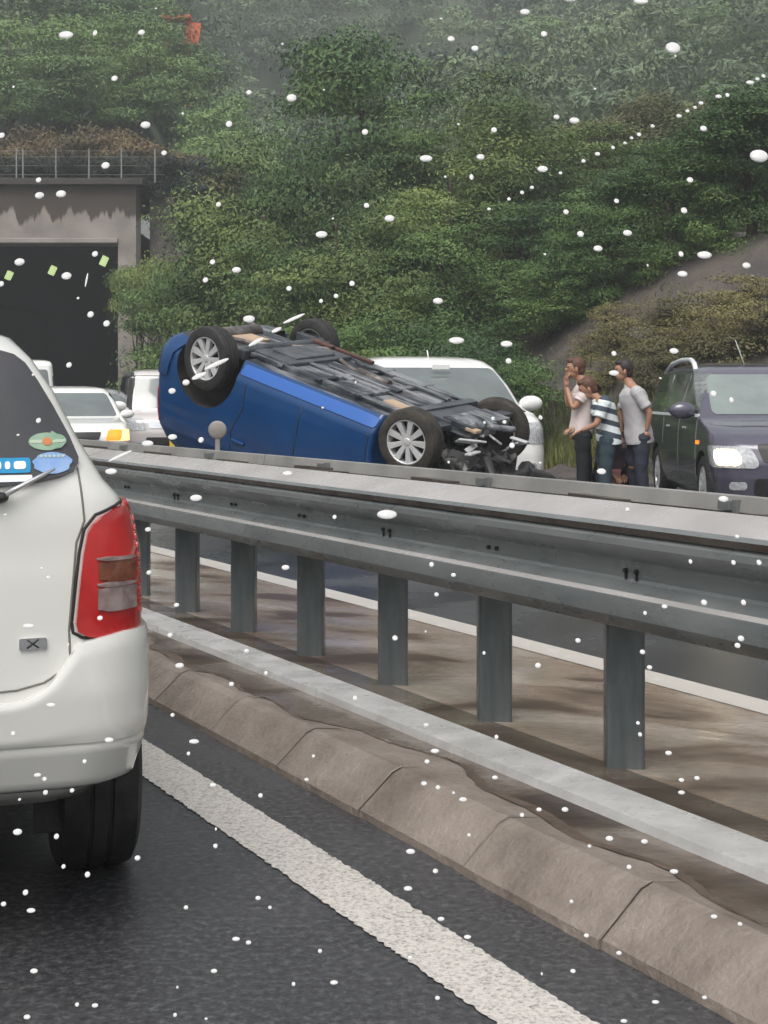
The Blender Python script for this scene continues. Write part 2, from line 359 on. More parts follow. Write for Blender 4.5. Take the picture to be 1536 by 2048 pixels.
# ------------------------------------------------------------------ road frame
TH0 = R(27.0); RC = 250.0; SC0 = 15.0
def center(s):
    if s <= 0: th=TH0; return Vector((-math.sin(th)*s, math.cos(th)*s, 0)), th
    a = min(s, SC0); th = TH0 + a/RC
    p = Vector((RC*(math.cos(th)-math.cos(TH0)), RC*(math.sin(th)-math.sin(TH0)), 0))
    if s > SC0: p += Vector((-math.sin(th), math.cos(th), 0))*(s-SC0)
    return p, th
def P(s, n, z=0.):
    p, th = center(s); return p + Vector((math.cos(th)*n, math.sin(th)*n, z))
def srange(a, b, st):
    k = max(1, int(round((b-a)/st))); return [a+(b-a)*i/k for i in range(k+1)]
def ribbon(name, s0, s1, prof, m, parent=None, st=1., smooth=False, jit=None):
    mb = MB(); mb.grid([[P(s, n, z) for (n,z) in prof] for s in srange(s0,s1,st)], smooth=smooth)
    return mb.build(name, m, parent)

# ------------------------------------------------------------------ terrain
def edge_n(s):
    t = np.clip((s-18)/30., 0, 1); return 14.3 + 3.6*t*t*(3-2*t)
def terrain_h(X, Y):
    c, sn = math.cos(TH0), math.sin(TH0)
    s = -X*sn + Y*c; n = X*c + Y*sn
    n = n + np.where(s<0, 0, np.where(s<SC0, s*s/(2*RC), SC0*SC0/(2*RC)+(s-SC0)*SC0/RC))
    e = edge_n(s); d = n-e
    bank = np.where(d<0, -.12, np.where(d<6.0, .75*d, 4.5+.14*(d-6.0)))
    bank = np.minimum(bank, 12)
    bank = bank + np.where(d>.3, .22*np.sin(X*1.1+Y*.7)*np.sin(Y*.9)*np.clip(d/3,0,1), 0)
    u = 768+F*X/np.maximum(Y,1)
    left = np.clip((430-u)/160., 0, 1); left = left*left*(3-2*left)
    hl = np.where(Y>51.2, 8.1+.36*(Y-53), -.12)
    sl = np.interp(u, [200,520,700,900,1200,2200], [.3,.16,.14,.2,.24,.3])
    hr = np.where(Y>60, (Y-60)*sl, 0) + np.where(Y>125, (Y-125)*.62, 0)
    zr = np.maximum(bank, -.12) + hr
    zl = hl + np.where(Y>120, (Y-120)*.35, 0)
    z = np.where(Y>51.2, zl*left+zr*(1-left), np.where(d<0, -.12, bank))
    z = np.where((Y>51.2)&(left>0), np.maximum(z, np.where(X<-6.5, 8.05, z)), z)
    return np.minimum(z, 62+.05*np.abs(X))
def build_terrain():
    xs = np.concatenate([np.arange(-160,-40,6.), np.arange(-40,30,.8), np.arange(30,170,6.)])
    ys = np.concatenate([np.arange(-60,0,6.), np.arange(0,50.9,.8), np.array([51.19,51.25]), np.arange(52,80,1.2), np.arange(80,260,4.)])
    X,Y = np.meshgrid(xs, ys); Z = terrain_h(X,Y)
    V = np.stack([X,Y,Z],-1).reshape(-1,3); nx=len(xs)
    i = np.arange(len(ys)-1)[:,None]*nx + np.arange(nx-1)[None,:]
    Q = np.stack([i, i+1, i+1+nx, i+nx],-1).reshape(-1,4)
    # material: bank soil near, hillside far
    cx=V[Q].mean(1)
    keep=~((cx[:,1]>51.18)&(cx[:,1]<51.6)&(cx[:,0]<-8.0)&(cx[:,0]>-38)); Q=Q[keep]
    mi = (V[Q[:,0],1] > 60).astype(int)
    o = np_mesh('terrain', V, Q, [M['bank'], M['hillside']], smooth=True, mi=mi)
    tag(o, 'brown soil bank beside the far lanes rising into the wooded hill', kind='structure')
build_terrain()
g = MB(); g.add([(-700,-500,-.2),(700,-500,-.2),(700,900,-.2),(-700,900,-.2)], [(0,1,2,3)])
tag(g.build('ground', M['hillside']), kind='structure')

# roads
tag(ribbon('road', -14, 62, [(-9,0),(2.12,0)], M['asphalt']), kind='structure')
mb = MB(); rows=[]
for s in srange(-14, 74, 1.):
    e = float(edge_n(np.float64(s))); rows.append([P(s,4.02,0), P(s,8,0), P(s,e+.3,0)])
mb.grid(rows, smooth=False)
tag(mb.build('opposite_road', M['asphalt']), kind='structure')
mb=MB(); rl=random.Random(3); rows=[]
for s in srange(-6,12,.012)+srange(12.2,60,.5): nl_=.020*max(0,1-max(s,0)/7); rows.append([P(s,1.640-nl_+rl.uniform(-.006,.004),.004),P(s,1.72,.004),P(s,1.822-nl_+rl.uniform(-.004,.005),.004)])
mb.grid(rows,smooth=False); tag(mb.build('road_edge_line',M['line']),kind='structure')
tag(ribbon('opposite_road_edge_line', -14, 60, [(4.10,.032),(4.285,.032)], mat('fresh_white_line', (.76,.74,.70), .4, col2=(.55,.52,.48), scale=9, lo=.25, hi=.4), st=.5), kind='structure')
tag(ribbon('road_lane_line', -14, 60, [(-1.85,.004),(-1.70,.004)], M['line'], st=.5), kind='structure')
# median: muddy concrete bed
mb = MB(); rng = np.random.RandomState(3)
rows=[]
for s in srange(-14, 62, .14):
    w = .035*math.sin(s*2.1)+.03*math.sin(s*4.7+1)+.02*rng.randn()*.5
    rows.append([P(s, 2.30, .108+w*.05), P(s, 2.40+w*.2, .105), P(s,2.55,.112), P(s,2.9,.102), P(s,3.4,.08), P(s,4.02,.03), P(s,4.30,.0275)])
mb.grid(rows)
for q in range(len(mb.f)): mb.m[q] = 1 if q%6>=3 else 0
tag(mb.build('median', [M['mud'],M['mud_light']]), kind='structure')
# pale strip
tag(ribbon('median_strip', -14, 60, [(2.50,.10),(2.51,.135),(2.67,.14),(2.68,.10)], M['strip'], st=.3), kind='structure')
# kerb: blocks with ragged mud edge at their back
mb = MB(); L=.62; s=-12
while s < 60:
    jz = random.uniform(-.0015,.0015); jn = random.uniform(-.006,.006)
    rows=[]
    for k in range(13):
        ss = s + .001 + (L-.002)*k/12
        w = .055*math.sin(ss*1.9)+.035*math.sin(ss*4.3+2)+.02*math.sin(ss*11.)+random.uniform(-.012,.012)
        e_ = -.003 if k in (0,12) else 0
        rows.append([P(ss,2.06+jn+random.uniform(-.003,.003),-.02), P(ss,2.066+jn,.022+jz), P(ss,2.180+jn,.122+jz+random.uniform(-.002,.002)), P(ss,2.215+jn,.135+jz), P(ss,2.33+w,.118), P(ss,2.37+w,.095)])
    mb.grid(rows, smooth=False); b=rows[0]; c=rows[-1]
    mb.add(b, [tuple(range(6))]); mb.add(c, [tuple(range(5,-1,-1))])
    s += L
kb = mb.build('kerb', M['kerb']); tag(kb, kind='structure')
# shadow and wet line along the kerb top, painted as a dark ribbon
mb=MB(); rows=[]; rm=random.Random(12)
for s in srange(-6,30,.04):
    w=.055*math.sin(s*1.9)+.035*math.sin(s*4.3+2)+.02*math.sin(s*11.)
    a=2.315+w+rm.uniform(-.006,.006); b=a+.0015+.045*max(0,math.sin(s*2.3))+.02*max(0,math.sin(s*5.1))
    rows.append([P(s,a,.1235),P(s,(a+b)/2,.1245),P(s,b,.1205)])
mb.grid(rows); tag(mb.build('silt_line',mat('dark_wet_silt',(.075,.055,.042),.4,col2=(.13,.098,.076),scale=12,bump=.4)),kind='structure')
# mortar joints
mb = MB(); s=-12
while s < 60:
    mb.add([P(s-.004,2.062,.025),P(s+.004,2.062,.025),P(s+.004,2.179,.1265),P(s-.004,2.179,.1265),P(s+.004,2.215,.1395),P(s-.004,2.215,.1395),P(s+.004,2.31,.125),P(s-.004,2.31,.125)],[(0,1,2,3),(3,2,4,5),(5,4,6,7)])
    s += L
tag(mb.build('kerb_joints', mat('pale_mortar', (.27,.235,.205), .6, col2=(.17,.14,.12), scale=9, lo=.4, hi=.55)), kind='structure')

# ------------------------------------------------------------------ guard rail
gr = thing('guard_rail', 'long wet grey double sided steel guard rail on the median', 'guard rail')
NF, NB = 2.72, 3.42          # front (our side) face reference and back beam
NP = 2.93
beam = [(.140,.935),(.130,.958),(.125,.964),(.004,.916),(-.010,.904),(-.004,.884),(.006,.880),(-.006,.868),(-.008,.848),(.0,.836),(.05,.795),(.055,.785),(.055,.742),(.05,.732),(.012,.706),(-.012,.696),(-.014,.690),(-.014,.635),(-.002,.620),(.030,.592),(.045,.588)]
beam_old = [(.135,.938),(.122,.948),(.004,.902),(-.006,.892),(-.008,.848),(.0,.836),(.05,.795),(.055,.785),(.055,.742),(.05,.732),(.006,.700),(-.010,.688),(-.012,.680),(-.012,.635),(-.002,.620),(.030,.592),(.045,.588)]
beam_b = [(-.012,.905),(0.,.958),(.006,.960),(.016,.852),(.02,.846),(.075,.80),(.08,.79),(.08,.745),(.075,.735),(.02,.695),(.015,.69),(.015,.64),(.03,.60)]
def beam_mesh(s0, s1, nref, flip, dz=0, th=.006):
    mb = MB(); rows=[]
    pr = [(o, z+dz) for (o,z) in (beam_b if flip else beam)]
    back = [(o+(-th if flip else th), z-.002) for (o,z) in pr][::-1]
    full = pr+back
    for s in srange(s0, s1, .6): rows.append([P(s, nref+o, z) for (o,z) in full])
    mb.grid(rows, close=True); n=len(full)
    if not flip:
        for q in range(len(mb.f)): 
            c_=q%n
            if c_ in (2,14): mb.m[q]=2  # top face and ledge painted paler for their sky reflection
            elif c_ in (4,5): mb.m[q]=3  # shadow gap under the lip painted with the dark brown steel
    for r_, rev in ((rows[0],0),(rows[-1],1)):
        k=len(pr); mb.add(r_, [(i,i+1,n-2-i,n-1-i) for i in range(k-1)])
    return mb
# beams in lengths, lapped at joints
joints = [-9.2,-5.2,-1.2,2.8-.0,6.06,10.06,14.06,18.06,22.06,26.06,30.06,36,42,48,54,60]
joints = [-9.15+3.9*i for i in range(18)]
for i in range(len(joints)-1):
    off = .005 if i%2 else 0
    mb_ = beam_mesh(joints[i], joints[i+1]+.14, NF-off, False)
    for q in range(5):
        for ds in (-.026,.026):
            s_ = joints[i]+.35+.78*q+ds; _,th_=center(s_); T=Matrix.Translation(P(s_, NF-off+.052, .765))@Matrix.Rotation(th_-R(90),4,'Z')
            mb_.lathe([(0,-.010),(.006,-.010),(.0075,-.004),(.0075,.004)], 8, 'y', mi=1, T=T)
            if q%2: mb_.box((0,-.0,-.017),(.006,.008,.022), T=T, mi=1)
    for ds in (.03,.10):
        _,th_=center(joints[i]); T=Matrix.Translation(P(joints[i]+ds, NF-off+.05, .921))@Matrix.Rotation(th_,4,'Z')@Matrix.Rotation(R(-21),4,'Y')
        mb_.lathe([(0,.009),(.012,.009),(.017,.003),(.017,-.003)], 10, 'z', mi=1, T=T)
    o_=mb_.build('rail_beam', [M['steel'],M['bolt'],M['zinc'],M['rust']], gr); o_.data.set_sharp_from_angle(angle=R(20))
    o_=beam_mesh(joints[i]+1.4, joints[i+1]+1.54, NB+off, True).build('back_beam', M['steel_back'], gr); o_.data.set_sharp_from_angle(angle=R(20))
# posts: round-cornered C section
SP=.778; s0p=3.93
def post_mesh(s, n):
    mb = MB(); c, th = center(s); h=.86; r=.0
    rows=[]
    prof=[(-.062,-.045),(-.055,-.055),(.055,-.055),(.062,-.045),(.062,.05),(.045,.05),(.045,-.035),(-.045,-.035),(-.045,.05),(-.062,.05)]
    Rz = Matrix.Rotation(0, 3, 'Z'); base=P(s,n)
    for z in (.06,.25,.45,.60): rows.append([base + Vector((x, y, z)) for (x,y) in prof])
    mb.grid(rows, smooth=False, close=True); mb.add(rows[-1], [tuple(range(10))])
    return mb
k=-14
posts=[]
while s0p+SP*k < 56: posts.append(s0p+SP*k); k+=1
cache=None
for i,s in enumerate(posts[:84]):
    if cache is None:
        cache = post_mesh(0, 0).build('post', M['post_steel'], gr, bevel=.004).data
        o = [c for c in gr.children if c.name=='post'][0]
    else: o = link('post', cache, gr)
    if i:
        o.modifiers.new('Bevel','BEVEL').width=.004
    o.location = P(s, NP); o.rotation_euler=(0,0,R(random.uniform(-3,3)))
# bracket: cross channel carrying both beams
def bracket_mesh(w=.1):
    mb = MB(); L2 = (NB-NF)
    mb.box((L2/2+.03,0,.80), (L2-.16,w,.012)); mb.box((L2/2+.03,w/2,.775), (L2-.16,.012,.06)); mb.box((L2/2+.03,-w/2,.775), (L2-.16,.012,.06))
    mb.box((NP-NF,0,.665), (.09,.08,.23)); mb.box((.085,0,.765), (.03,.12,.05)); mb.box((L2-.085,0,.765), (.03,.12,.05)); mb.box((L2-.02,0,.89), (.02,.022,.11)); mb.box((L2-.03,.04,.925), (.025,.06,.03))
    return mb
bc=None
for i,s in enumerate(posts[:84]):
    if i%2: continue
    _, th = center(s)
    if bc is None: o = bracket_mesh(.07).build('bracket', M['steel'], gr, bevel=.003); bc=o.data
    else: o = link('bracket', bc, gr)
    o.location = P(s, NF); o.rotation_euler=(0,0,th)
# dark muddy top plates lying between the beams
pl=None
for i,s in enumerate(srange(-6, 40, 1.17)):
    _, th = center(s)
    if pl is None:
        mb = MB(); mb.box((0,0,0),(.17,.50,.016)); mb.box((0.02,.05,.014),(.09,.30,.016)); o = mb.build('cover_plate', M['rust'], gr, bevel=.004); pl=o.data
    else: o=link('cover_plate', pl, gr)
    o.location = P(s, NB-.07-.03*(i%3), .893+.008*(i%3)); o.rotation_euler=(R(random.uniform(-1,1)),R(4),th+R(random.uniform(-3,3)))
# delineator on back beam
p = W(435,860,9.6)
dl = thing('delineator', 'small round grey delineator standing on the back beam before the blue car', 'delineator', (p.x,p.y,.86))
T = Matrix.Translation((0,0,p.z-.86))
MB().lathe([(0,-.012),(.05,-.012),(.058,-.006),(.060,0),(.058,.006),(.05,.012),(0,.012)], 24, 'y', T=T).build('disc', M['delineator_grey'], dl)
mb=MB(); mb.box((0,0,(p.z-.86-.05)/2),(.03,.012,p.z-.86-.04)); mb.box((0,0,.0),(.07,.05,.02)); mb.build('stem', M['delineator_grey'], dl, bevel=.003)

# ------------------------------------------------------------------ car builder
class Car:
    """x forward, y left, z up. keys: (z, hw, xr, xf, rr, rf, bowr, bowf)"""
    NR, NC, NS = 7, 8, 22
    def __init__(s, keys): s.k = sorted(keys); s.zs=[k[0] for k in s.k]
    def par(s, z):
        k=s.k
        if z<=k[0][0]: return k[0][1:]
        if z>=k[-1][0]: return k[-1][1:]
        for a,b in zip(k,k[1:]):
            if a[0]<=z<=b[0]:
                t=(z-a[0])/(b[0]-a[0]); return tuple(a[i]*(1-t)+b[i]*t for i in range(1,8))
    def half(s, z):
        hw,xr,xf,rr,rf,br,bf = s.par(z)
        pts=[]
        for i in range(s.NR):
            y=(hw-rr)*i/s.NR; pts.append((xr+br*(y/hw)**2, y))
        x0=xr+br*((hw-rr)/hw)**2
        for i in range(s.NC+1):
            t=math.pi/2*i/s.NC; pts.append((x0+rr*(1-math.cos(t)), hw-rr+rr*math.sin(t)))
        x1=xf-bf*((hw-rf)/hw)**2; xa=x0+rr; xb=x1-rf
        for i in range(1,s.NS):
            t=i/s.NS; pts.append((xa+(xb-xa)*t, hw+.012*math.sin(math.pi*t)))
        for i in range(s.NC+1):
            t=math.pi/2*i/s.NC; pts.append((x1-rf*(1-math.sin(t)), hw-rf+rf*math.cos(t)))
        for i in range(1,s.NR+1):
            y=(hw-rf)*(1-i/s.NR); pts.append((xf-bf*(y/hw)**2, y))
        return pts
    def ring(s, z):
        h=s.half(z); return [Vector((x,y,z)) for x,y in h] + [Vector((x,-y,z)) for x,y in h[-2:0:-1]]
    def at(s, mode, u, z):
        h=s.half(z); sg=1
        if mode in ('rear','front'):
            sg = -1 if u<0 else 1; u=abs(u)
            if mode=='front': h=h[::-1]
            acc=0
            for a,b in zip(h,h[1:]):
                d=math.hypot(b[0]-a[0], b[1]-a[1])
                if acc+d>=u and d>0:
                    t=(u-acc)/d; return Vector((a[0]+(b[0]-a[0])*t, sg*(a[1]+(b[1]-a[1])*t), z))
                acc+=d
            return Vector((h[-1][0], sg*h[-1][1], z))
        sg = 1 if mode=='left' else -1
        i0=s.NR; best=h[i0:len(h)-s.NR]
        if u<=best[0][0]: return Vector((best[0][0], sg*best[0][1], z))
        for a,b in zip(best,best[1:]):
            if a[0]<=u<=b[0] and b[0]>a[0]:
                t=(u-a[0])/(b[0]-a[0]); return Vector((u, sg*(a[1]+(b[1]-a[1])*t), z))
        return Vector((best[-1][0], sg*best[-1][1], z))
    def body(s, name, paint, parent, arches=(), step=.035, archr=.34, hw=.8, bottom=None, inner=None):
        zl=[]
        for a,b in zip(s.zs,s.zs[1:]):
            n=max(1,int(math.ceil((b-a)/step))); zl += [a+(b-a)*i/n for i in range(n)]
        zl.append(s.zs[-1]); rows=[s.ring(z) for z in zl]; n=len(rows[0])
        mb=MB(); mb.grid(rows, close=True); mb.add(rows[0],[tuple(range(n))], 1); mb.add(rows[-1],[tuple(range(n-1,-1,-1))])
        o=mb.build(name, [paint, bottom or M['black_plastic']], None)
        if arches:
            cut=MB()
            for (x,z) in arches:
                for sg in (-1,1):
                    T=Matrix.Translation((x, sg*(hw-.05), z))
                    cut.lathe([(0,-.24),(archr,-.24),(archr,.35),(0,.35)], 40, 'y', T=T)
            c=cut.build('cutter',[inner or M['arch_liner']])
            md=o.modifiers.new('b','BOOLEAN'); md.operation='DIFFERENCE'; md.object=c; md.solver='EXACT'
            try: md.material_mode='TRANSFER'
            except Exception: pass
            dg=bpy.context.evaluated_depsgraph_get(); dg.update()
            me=bpy.data.meshes.new_from_object(o.evaluated_get(dg)); o.modifiers.clear(); old=o.data; o.data=me; bpy.data.meshes.remove(old)
            bpy.data.objects.remove(c)
        o.parent=parent; me=o.data; me.polygons.foreach_set('use_smooth',[True]*len(me.polygons))
        me.set_sharp_from_angle(angle=R(38)); return o
    def patch(s, name, mode, rows, m, parent, off=.004, cols=10, thick=.012):
        """rows: list of (z,u0,u1)"""
        G=[[s.at(mode, a+(b-a)*i/cols, z) for i in range(cols+1)] for (z,a,b) in rows]
        nr=len(G); N=[]
        cen = Vector((0,0,.8))
        for j in range(nr):
            N.append([])
            for i in range(cols+1):
                du=G[j][min(i+1,cols)]-G[j][max(i-1,0)]; dv=G[min(j+1,nr-1)][i]-G[max(j-1,0)][i]
                n_=du.cross(dv)
                if n_.length<1e-9: n_=Vector((0,0,1))
                n_.normalize()
                q=G[j][i]; h=s.par(q.z); outd=Vector((q.x-(h[1]+h[2])/2*1.0, q.y*2.2, (q.z-.8)*2))
                if n_.dot(outd)<0: n_=-n_
                N[-1].append(n_)
        A=[[G[j][i]+N[j][i]*off for i in range(cols+1)] for j in range(nr)]
        B=[[G[j][i]+N[j][i]*(off-thick) for i in range(cols+1)] for j in range(nr)]
        mb=MB(); mb.grid(A); mb.grid(B)
        for e in ([A[0],B[0]],[A[-1],B[-1]],[[r[0] for r in A],[r[0] for r in B]],[[r[-1] for r in A],[r[-1] for r in B]]): mb.grid(e, smooth=False)
        o=mb.build(name, m, parent)
        o.data.set_sharp_from_angle(angle=R(50)); return o
def quad_rows(z0,z1,b,t,r=.06,n=14):
    """b=(u0,u1) at z0, t at z1, rounded corners r (in u and z)"""
    rows=[]
    sg = 1 if b[1]>=b[0] else -1
    for i in range(n+1):
        k=.5-.5*math.cos(math.pi*i/n); z=z0+(z1-z0)*k; u0=b[0]+(t[0]-b[0])*k; u1=b[1]+(t[1]-b[1])*k
        d=min(z-z0,z1-z); e=0
        if d<r: e=r*(1-math.sqrt(max(0,1-(1-d/r)**2)))
        rows.append((z,u0+sg*e,u1-sg*e))
    return rows

def wheel(parent, loc, r=.30, w=.19, side=1, spokes=9, m=None, steer=0, rimm=None, style='spoke'):
    """side=+1: outer face toward +y"""
    mb=MB(); h=w/2
    mb.lathe([(r*.66,-h*.85),(r*.70,-h),(r*.88,-h),(r*.965,-h*.88),(r,-h*.6),(r,-h*.3),(r*.975,-h*.27),(r*.975,-h*.2),(r,-h*.17),(r,h*.17),(r*.975,h*.2),(r*.975,h*.27),(r,h*.3),(r,h*.6),(r*.965,h*.88),(r*.88,h),(r*.70,h),(r*.66,h*.85),(r*.66,-h*.85)], 44, 'y')
    o=mb.build('wheel', m or M['rubber'], parent); o.data.set_sharp_from_angle(angle=R(40))
    o.location=loc; o.rotation_euler=(0,0,steer+(0 if side>0 else math.pi))
    mb=MB(); R1=r*.68
    mb.lathe([(R1,h*.86),(R1*.97,h*.92),(R1*.92,h*.84),(R1*.90,h*.3),(R1*.90,-h*.8),(R1*.99,-h*.86)], 40, 'y')
    mb.lathe([(0,h*.80),(R1*.15,h*.80),(R1*.20,h*.72),(R1*.24,h*.50),(R1*.24,h*.2),(0,h*.2)], 24, 'y')
    for k in range(spokes):
        T=Matrix.Rotation(2*math.pi*k/spokes+.15,4,'Y')
        a,b=R1*.14,R1*.95
        wa,wb=R1*.085,R1*.15
        vs=[(a,h*.74,-wa),(a,h*.74,wa),(b,h*.86,wb),(b,h*.86,-wb),(a,h*.3,-wa),(a,h*.3,wa),(b,h*.45,wb),(b,h*.45,-wb)]
        mb.add(vs,[(0,1,2,3),(7,6,5,4),(0,4,5,1),(1,5,6,2),(2,6,7,3),(3,7,4,0)],0,False,T)
    ri=mb.build('rim', rimm or M['alloy'], o, bevel=.003)
    mb=MB(); mb.lathe([(0,h*.12),(R1*.88,h*.12),(R1*.88,-h*.5),(0,-h*.5)], 24,'y'); mb.build('brake_disc', M['bolt'], o)
    return o

def box_part(name, c, d, m, parent, bevel=.01, rot=None, seg=3):
    T = Matrix.Translation(c) @ (rot or Matrix.Identity(4))
    return MB().box((0,0,0), d, T=T).build(name, m, parent, bevel=bevel, seg=seg)
def mirror_part(parent, x, y, z, sg, m, s=1.):
    mb=MB(); mb.ell((x, sg*(y+.12*s), z), (.06*s,.12*s,.075*s)); mb.tube([(x,sg*(y-.03),z-.06),(x,sg*(y+.05),z-.04)], .025)
    o=mb.build('mirror', m, parent)
    MB().ell((x-.03, sg*(y+.12*s), z-.002),(.045*s,.105*s,.062*s)).build('mirror_glass', M['black_plastic'], o)
    return o

def seam(car, name, mode, pts, parent, r=.0035, m=None, off=0.):
    P_=[]
    for (a,b) in zip(pts,pts[1:]):
        n=8
        for i in range(n): t=i/n; P_.append(car.at(mode, a[0]+(b[0]-a[0])*t, a[1]+(b[1]-a[1])*t))
    P_.append(car.at(mode,*pts[-1]))
    return MB().tube(P_, r, 6).build(name, m or M['seam'], parent)
def bent_patch(car, name, mode, us, ztop, zbot, m, parent, off, thick, nz=10, lip=.02):
    """plate whose top and bottom edge heights follow functions of u"""
    A=[];B=[]
    for j in range(nz+1):
        k=j/nz; ra=[]; rb=[]
        for u in us:
            z=zbot(u)+(ztop(u)-zbot(u))*k; e=lip*(max(0,1-k/.16)**2+max(0,1-(1-k)/.16)**2)
            p=car.at(mode,u,z); q=car.at(mode,u+.01,z); t=(q-p); n_=Vector((t.y,-t.x,0)).normalized()
            c=Vector((.9,0,z)); 
            if n_.dot(p-c)<0: n_=-n_
            ra.append(p+n_*(off-e)); rb.append(p+n_*(off-thick))
        A.append(ra);B.append(rb)
    mb=MB(); mb.grid(A); mb.grid(B)
    for e in ([A[0],B[0]],[A[-1],B[-1]],[[r[0] for r in A],[r[0] for r in B]],[[r[-1] for r in A],[r[-1] for r in B]]): mb.grid(e, smooth=False)
    o=mb.build(name,m,parent); o.data.set_sharp_from_angle(angle=R(48)); return o

# ------------------------------------------------------------------ white wagon ahead
hd = Vector((-math.sin(TH0), math.cos(TH0), 0)); nn = Vector((math.cos(TH0), math.sin(TH0), 0))
TW=R(17); hdw=Vector((-math.sin(TW),math.cos(TW),0)); nnw=Vector((math.cos(TW),math.sin(TW),0))
loc = Vector((-.523,3.43,0)) - nnw*.845
wg = thing('station_wagon', 'white station wagon close ahead on the left, seen from behind with its red tail lamp', 'station wagon', loc, TW+math.pi/2)
#        z    hw   xr   xf   rr   rf  bowr bowf
wc = Car([(.33,.74,.22,3.95,.16,.30,-.0,.12),(.40,.80,.10,4.05,.14,.30,.02,.12),(.50,.82,.05,4.15,.12,.28,.03,.14),(.62,.822,.035,4.18,.12,.28,.04,.14),
          (.80,.822,.04,4.12,.115,.28,.045,.14),(.88,.820,.045,4.02,.115,.26,.045,.14),(.93,.818,.05,3.10,.11,.16,.045,.12),(1.02,.80,.055,2.98,.105,.15,.045,.12),(1.06,.785,.06,2.92,.10,.15,.045,.12),
          (1.10,.748,.07,2.86,.09,.14,.045,.11),(1.20,.69,.105,2.72,.085,.14,.045,.10),(1.31,.638,.15,2.55,.085,.13,.045,.10),(1.39,.589,.20,2.42,.09,.13,.05,.10),
          (1.44,.545,.26,2.30,.10,.14,.06,.12),(1.475,.47,.36,2.12,.12,.16,.08,.14),(1.492,.36,.55,1.9,.14,.16,.08,.14),(1.498,.2,.8,1.7,.1,.1,.05,.08)])
wc.body('body', M['wagon_paint'], wg, arches=((.80,.30),(3.33,.30)), archr=.345, hw=.82)
def wz(u): return 1.0
g_=wc.patch('rear_window','rear', [(z, -a, a) for z,a in [(1.085,.41),(1.090,.51),(1.098,.59),(1.108,.64),(1.12,.672),(1.135,.684),(1.15,.686),(1.2,.668),(1.27,.632),(1.33,.598),(1.37,.572),(1.39,.545),(1.402,.50),(1.408,.43)]], M['glass_wagon'], wg, off=.012, cols=24)
tl_rows=[(z,-a,-.985) for z,a in [(.742,.75),(.748,.700),(.757,.676),(.775,.672),(.85,.680),(.93,.690),(.98,.700),(1.0,.712),(1.018,.733),(1.03,.765),(1.038,.81),(1.044,.86)]]
tl=wc.patch('tail_lamp','rear', tl_rows, M['red_lens'], wg, off=.016, cols=14, thick=.04)
tag(tl,'red tail lamp with a smoked amber and a clear window in it')
wc.patch('turn_lens','rear', quad_rows(.868,.915,(-.722,-.822),(-.722,-.822),.006,6), M['brown_lens'], tl, off=.020, cols=6, thick=.01)
wc.patch('reversing_lens','rear', quad_rows(.800,.856,(-.720,-.822),(-.720,-.822),.006,6), M['clear_lens'], tl, off=.020, cols=6, thick=.01)
wc.patch('chrome_strip','rear', quad_rows(.857,.866,(-.718,-.824),(-.718,-.824),.002,4), M['clear_lens'], tl, off=.023, cols=6, thick=.01)
wc.patch('chrome_strip','rear', quad_rows(.916,.924,(-.718,-.824),(-.718,-.824),.002,4), M['clear_lens'], tl, off=.023, cols=6, thick=.01)
for i in range(11):
    z=.785+.021*i; wc.patch('reflector_cell','rear', quad_rows(z,z+.017,(-.835,-.90),(-.835,-.90),.004,4), M['red_lens2'], tl, off=.0185, cols=5, thick=.006)
tl2=wc.patch('tail_lamp','rear', [(z,-b,-a) for z,a,b in tl_rows], M['red_lens'], wg, off=.016, cols=14, thick=.04)
# dark gasket round lamp
gp=[(-.75,.738),(-.688,.742),(-.667,.755),(-.664,.78),(-.673,.86),(-.683,.94),(-.694,.99),(-.720,1.022),(-.765,1.036),(-.80,1.045),(-.86,1.051)]
seam(wc,'gasket','rear',gp,wg,.004,M['black_plastic'])
def btop(u):
    u=abs(u); return .605 if u<.50 else (.605+(.733-.605)*((u-.50)/.175)**2.6 if u<.675 else .733+min(.02,(u-.675)*.2))
us=[-1.45+.05*i for i in range(13)]+[-.80+.02*i for i in range(81)]+[.85+.05*i for i in range(13)]
def usplit(a,b,n): return [a+(b-a)*i/n for i in range(n+1)]
bp=bent_patch(wc,'bumper','rear', usplit(-1.38,1.38,110), btop, lambda u:.505, M['wagon_paint'], wg, .034, .10, nz=14, lip=.006)
bl=bent_patch(wc,'bumper_skirt','rear', usplit(-1.30,1.30,90), lambda u:.507, lambda u:.385, M['wagon_paint'], wg, .029, .10, nz=8, lip=.006)
for sg in (1,-1):
    seam(wc,'tailgate_gap','rear',[(sg*.684,1.13),(sg*.688,1.09),(sg*.695,1.01),(sg*.676,.96),(sg*.658,.76),(sg*.66,.70),(sg*.635,.665),(sg*.60,.645),(sg*.54,.632),(sg*.4,.626),(0,.622)],wg,.0028)
    seam(wc,'pillar_gap','rear',[(sg*.745,1.19),(sg*.80,1.185)],wg,.002)
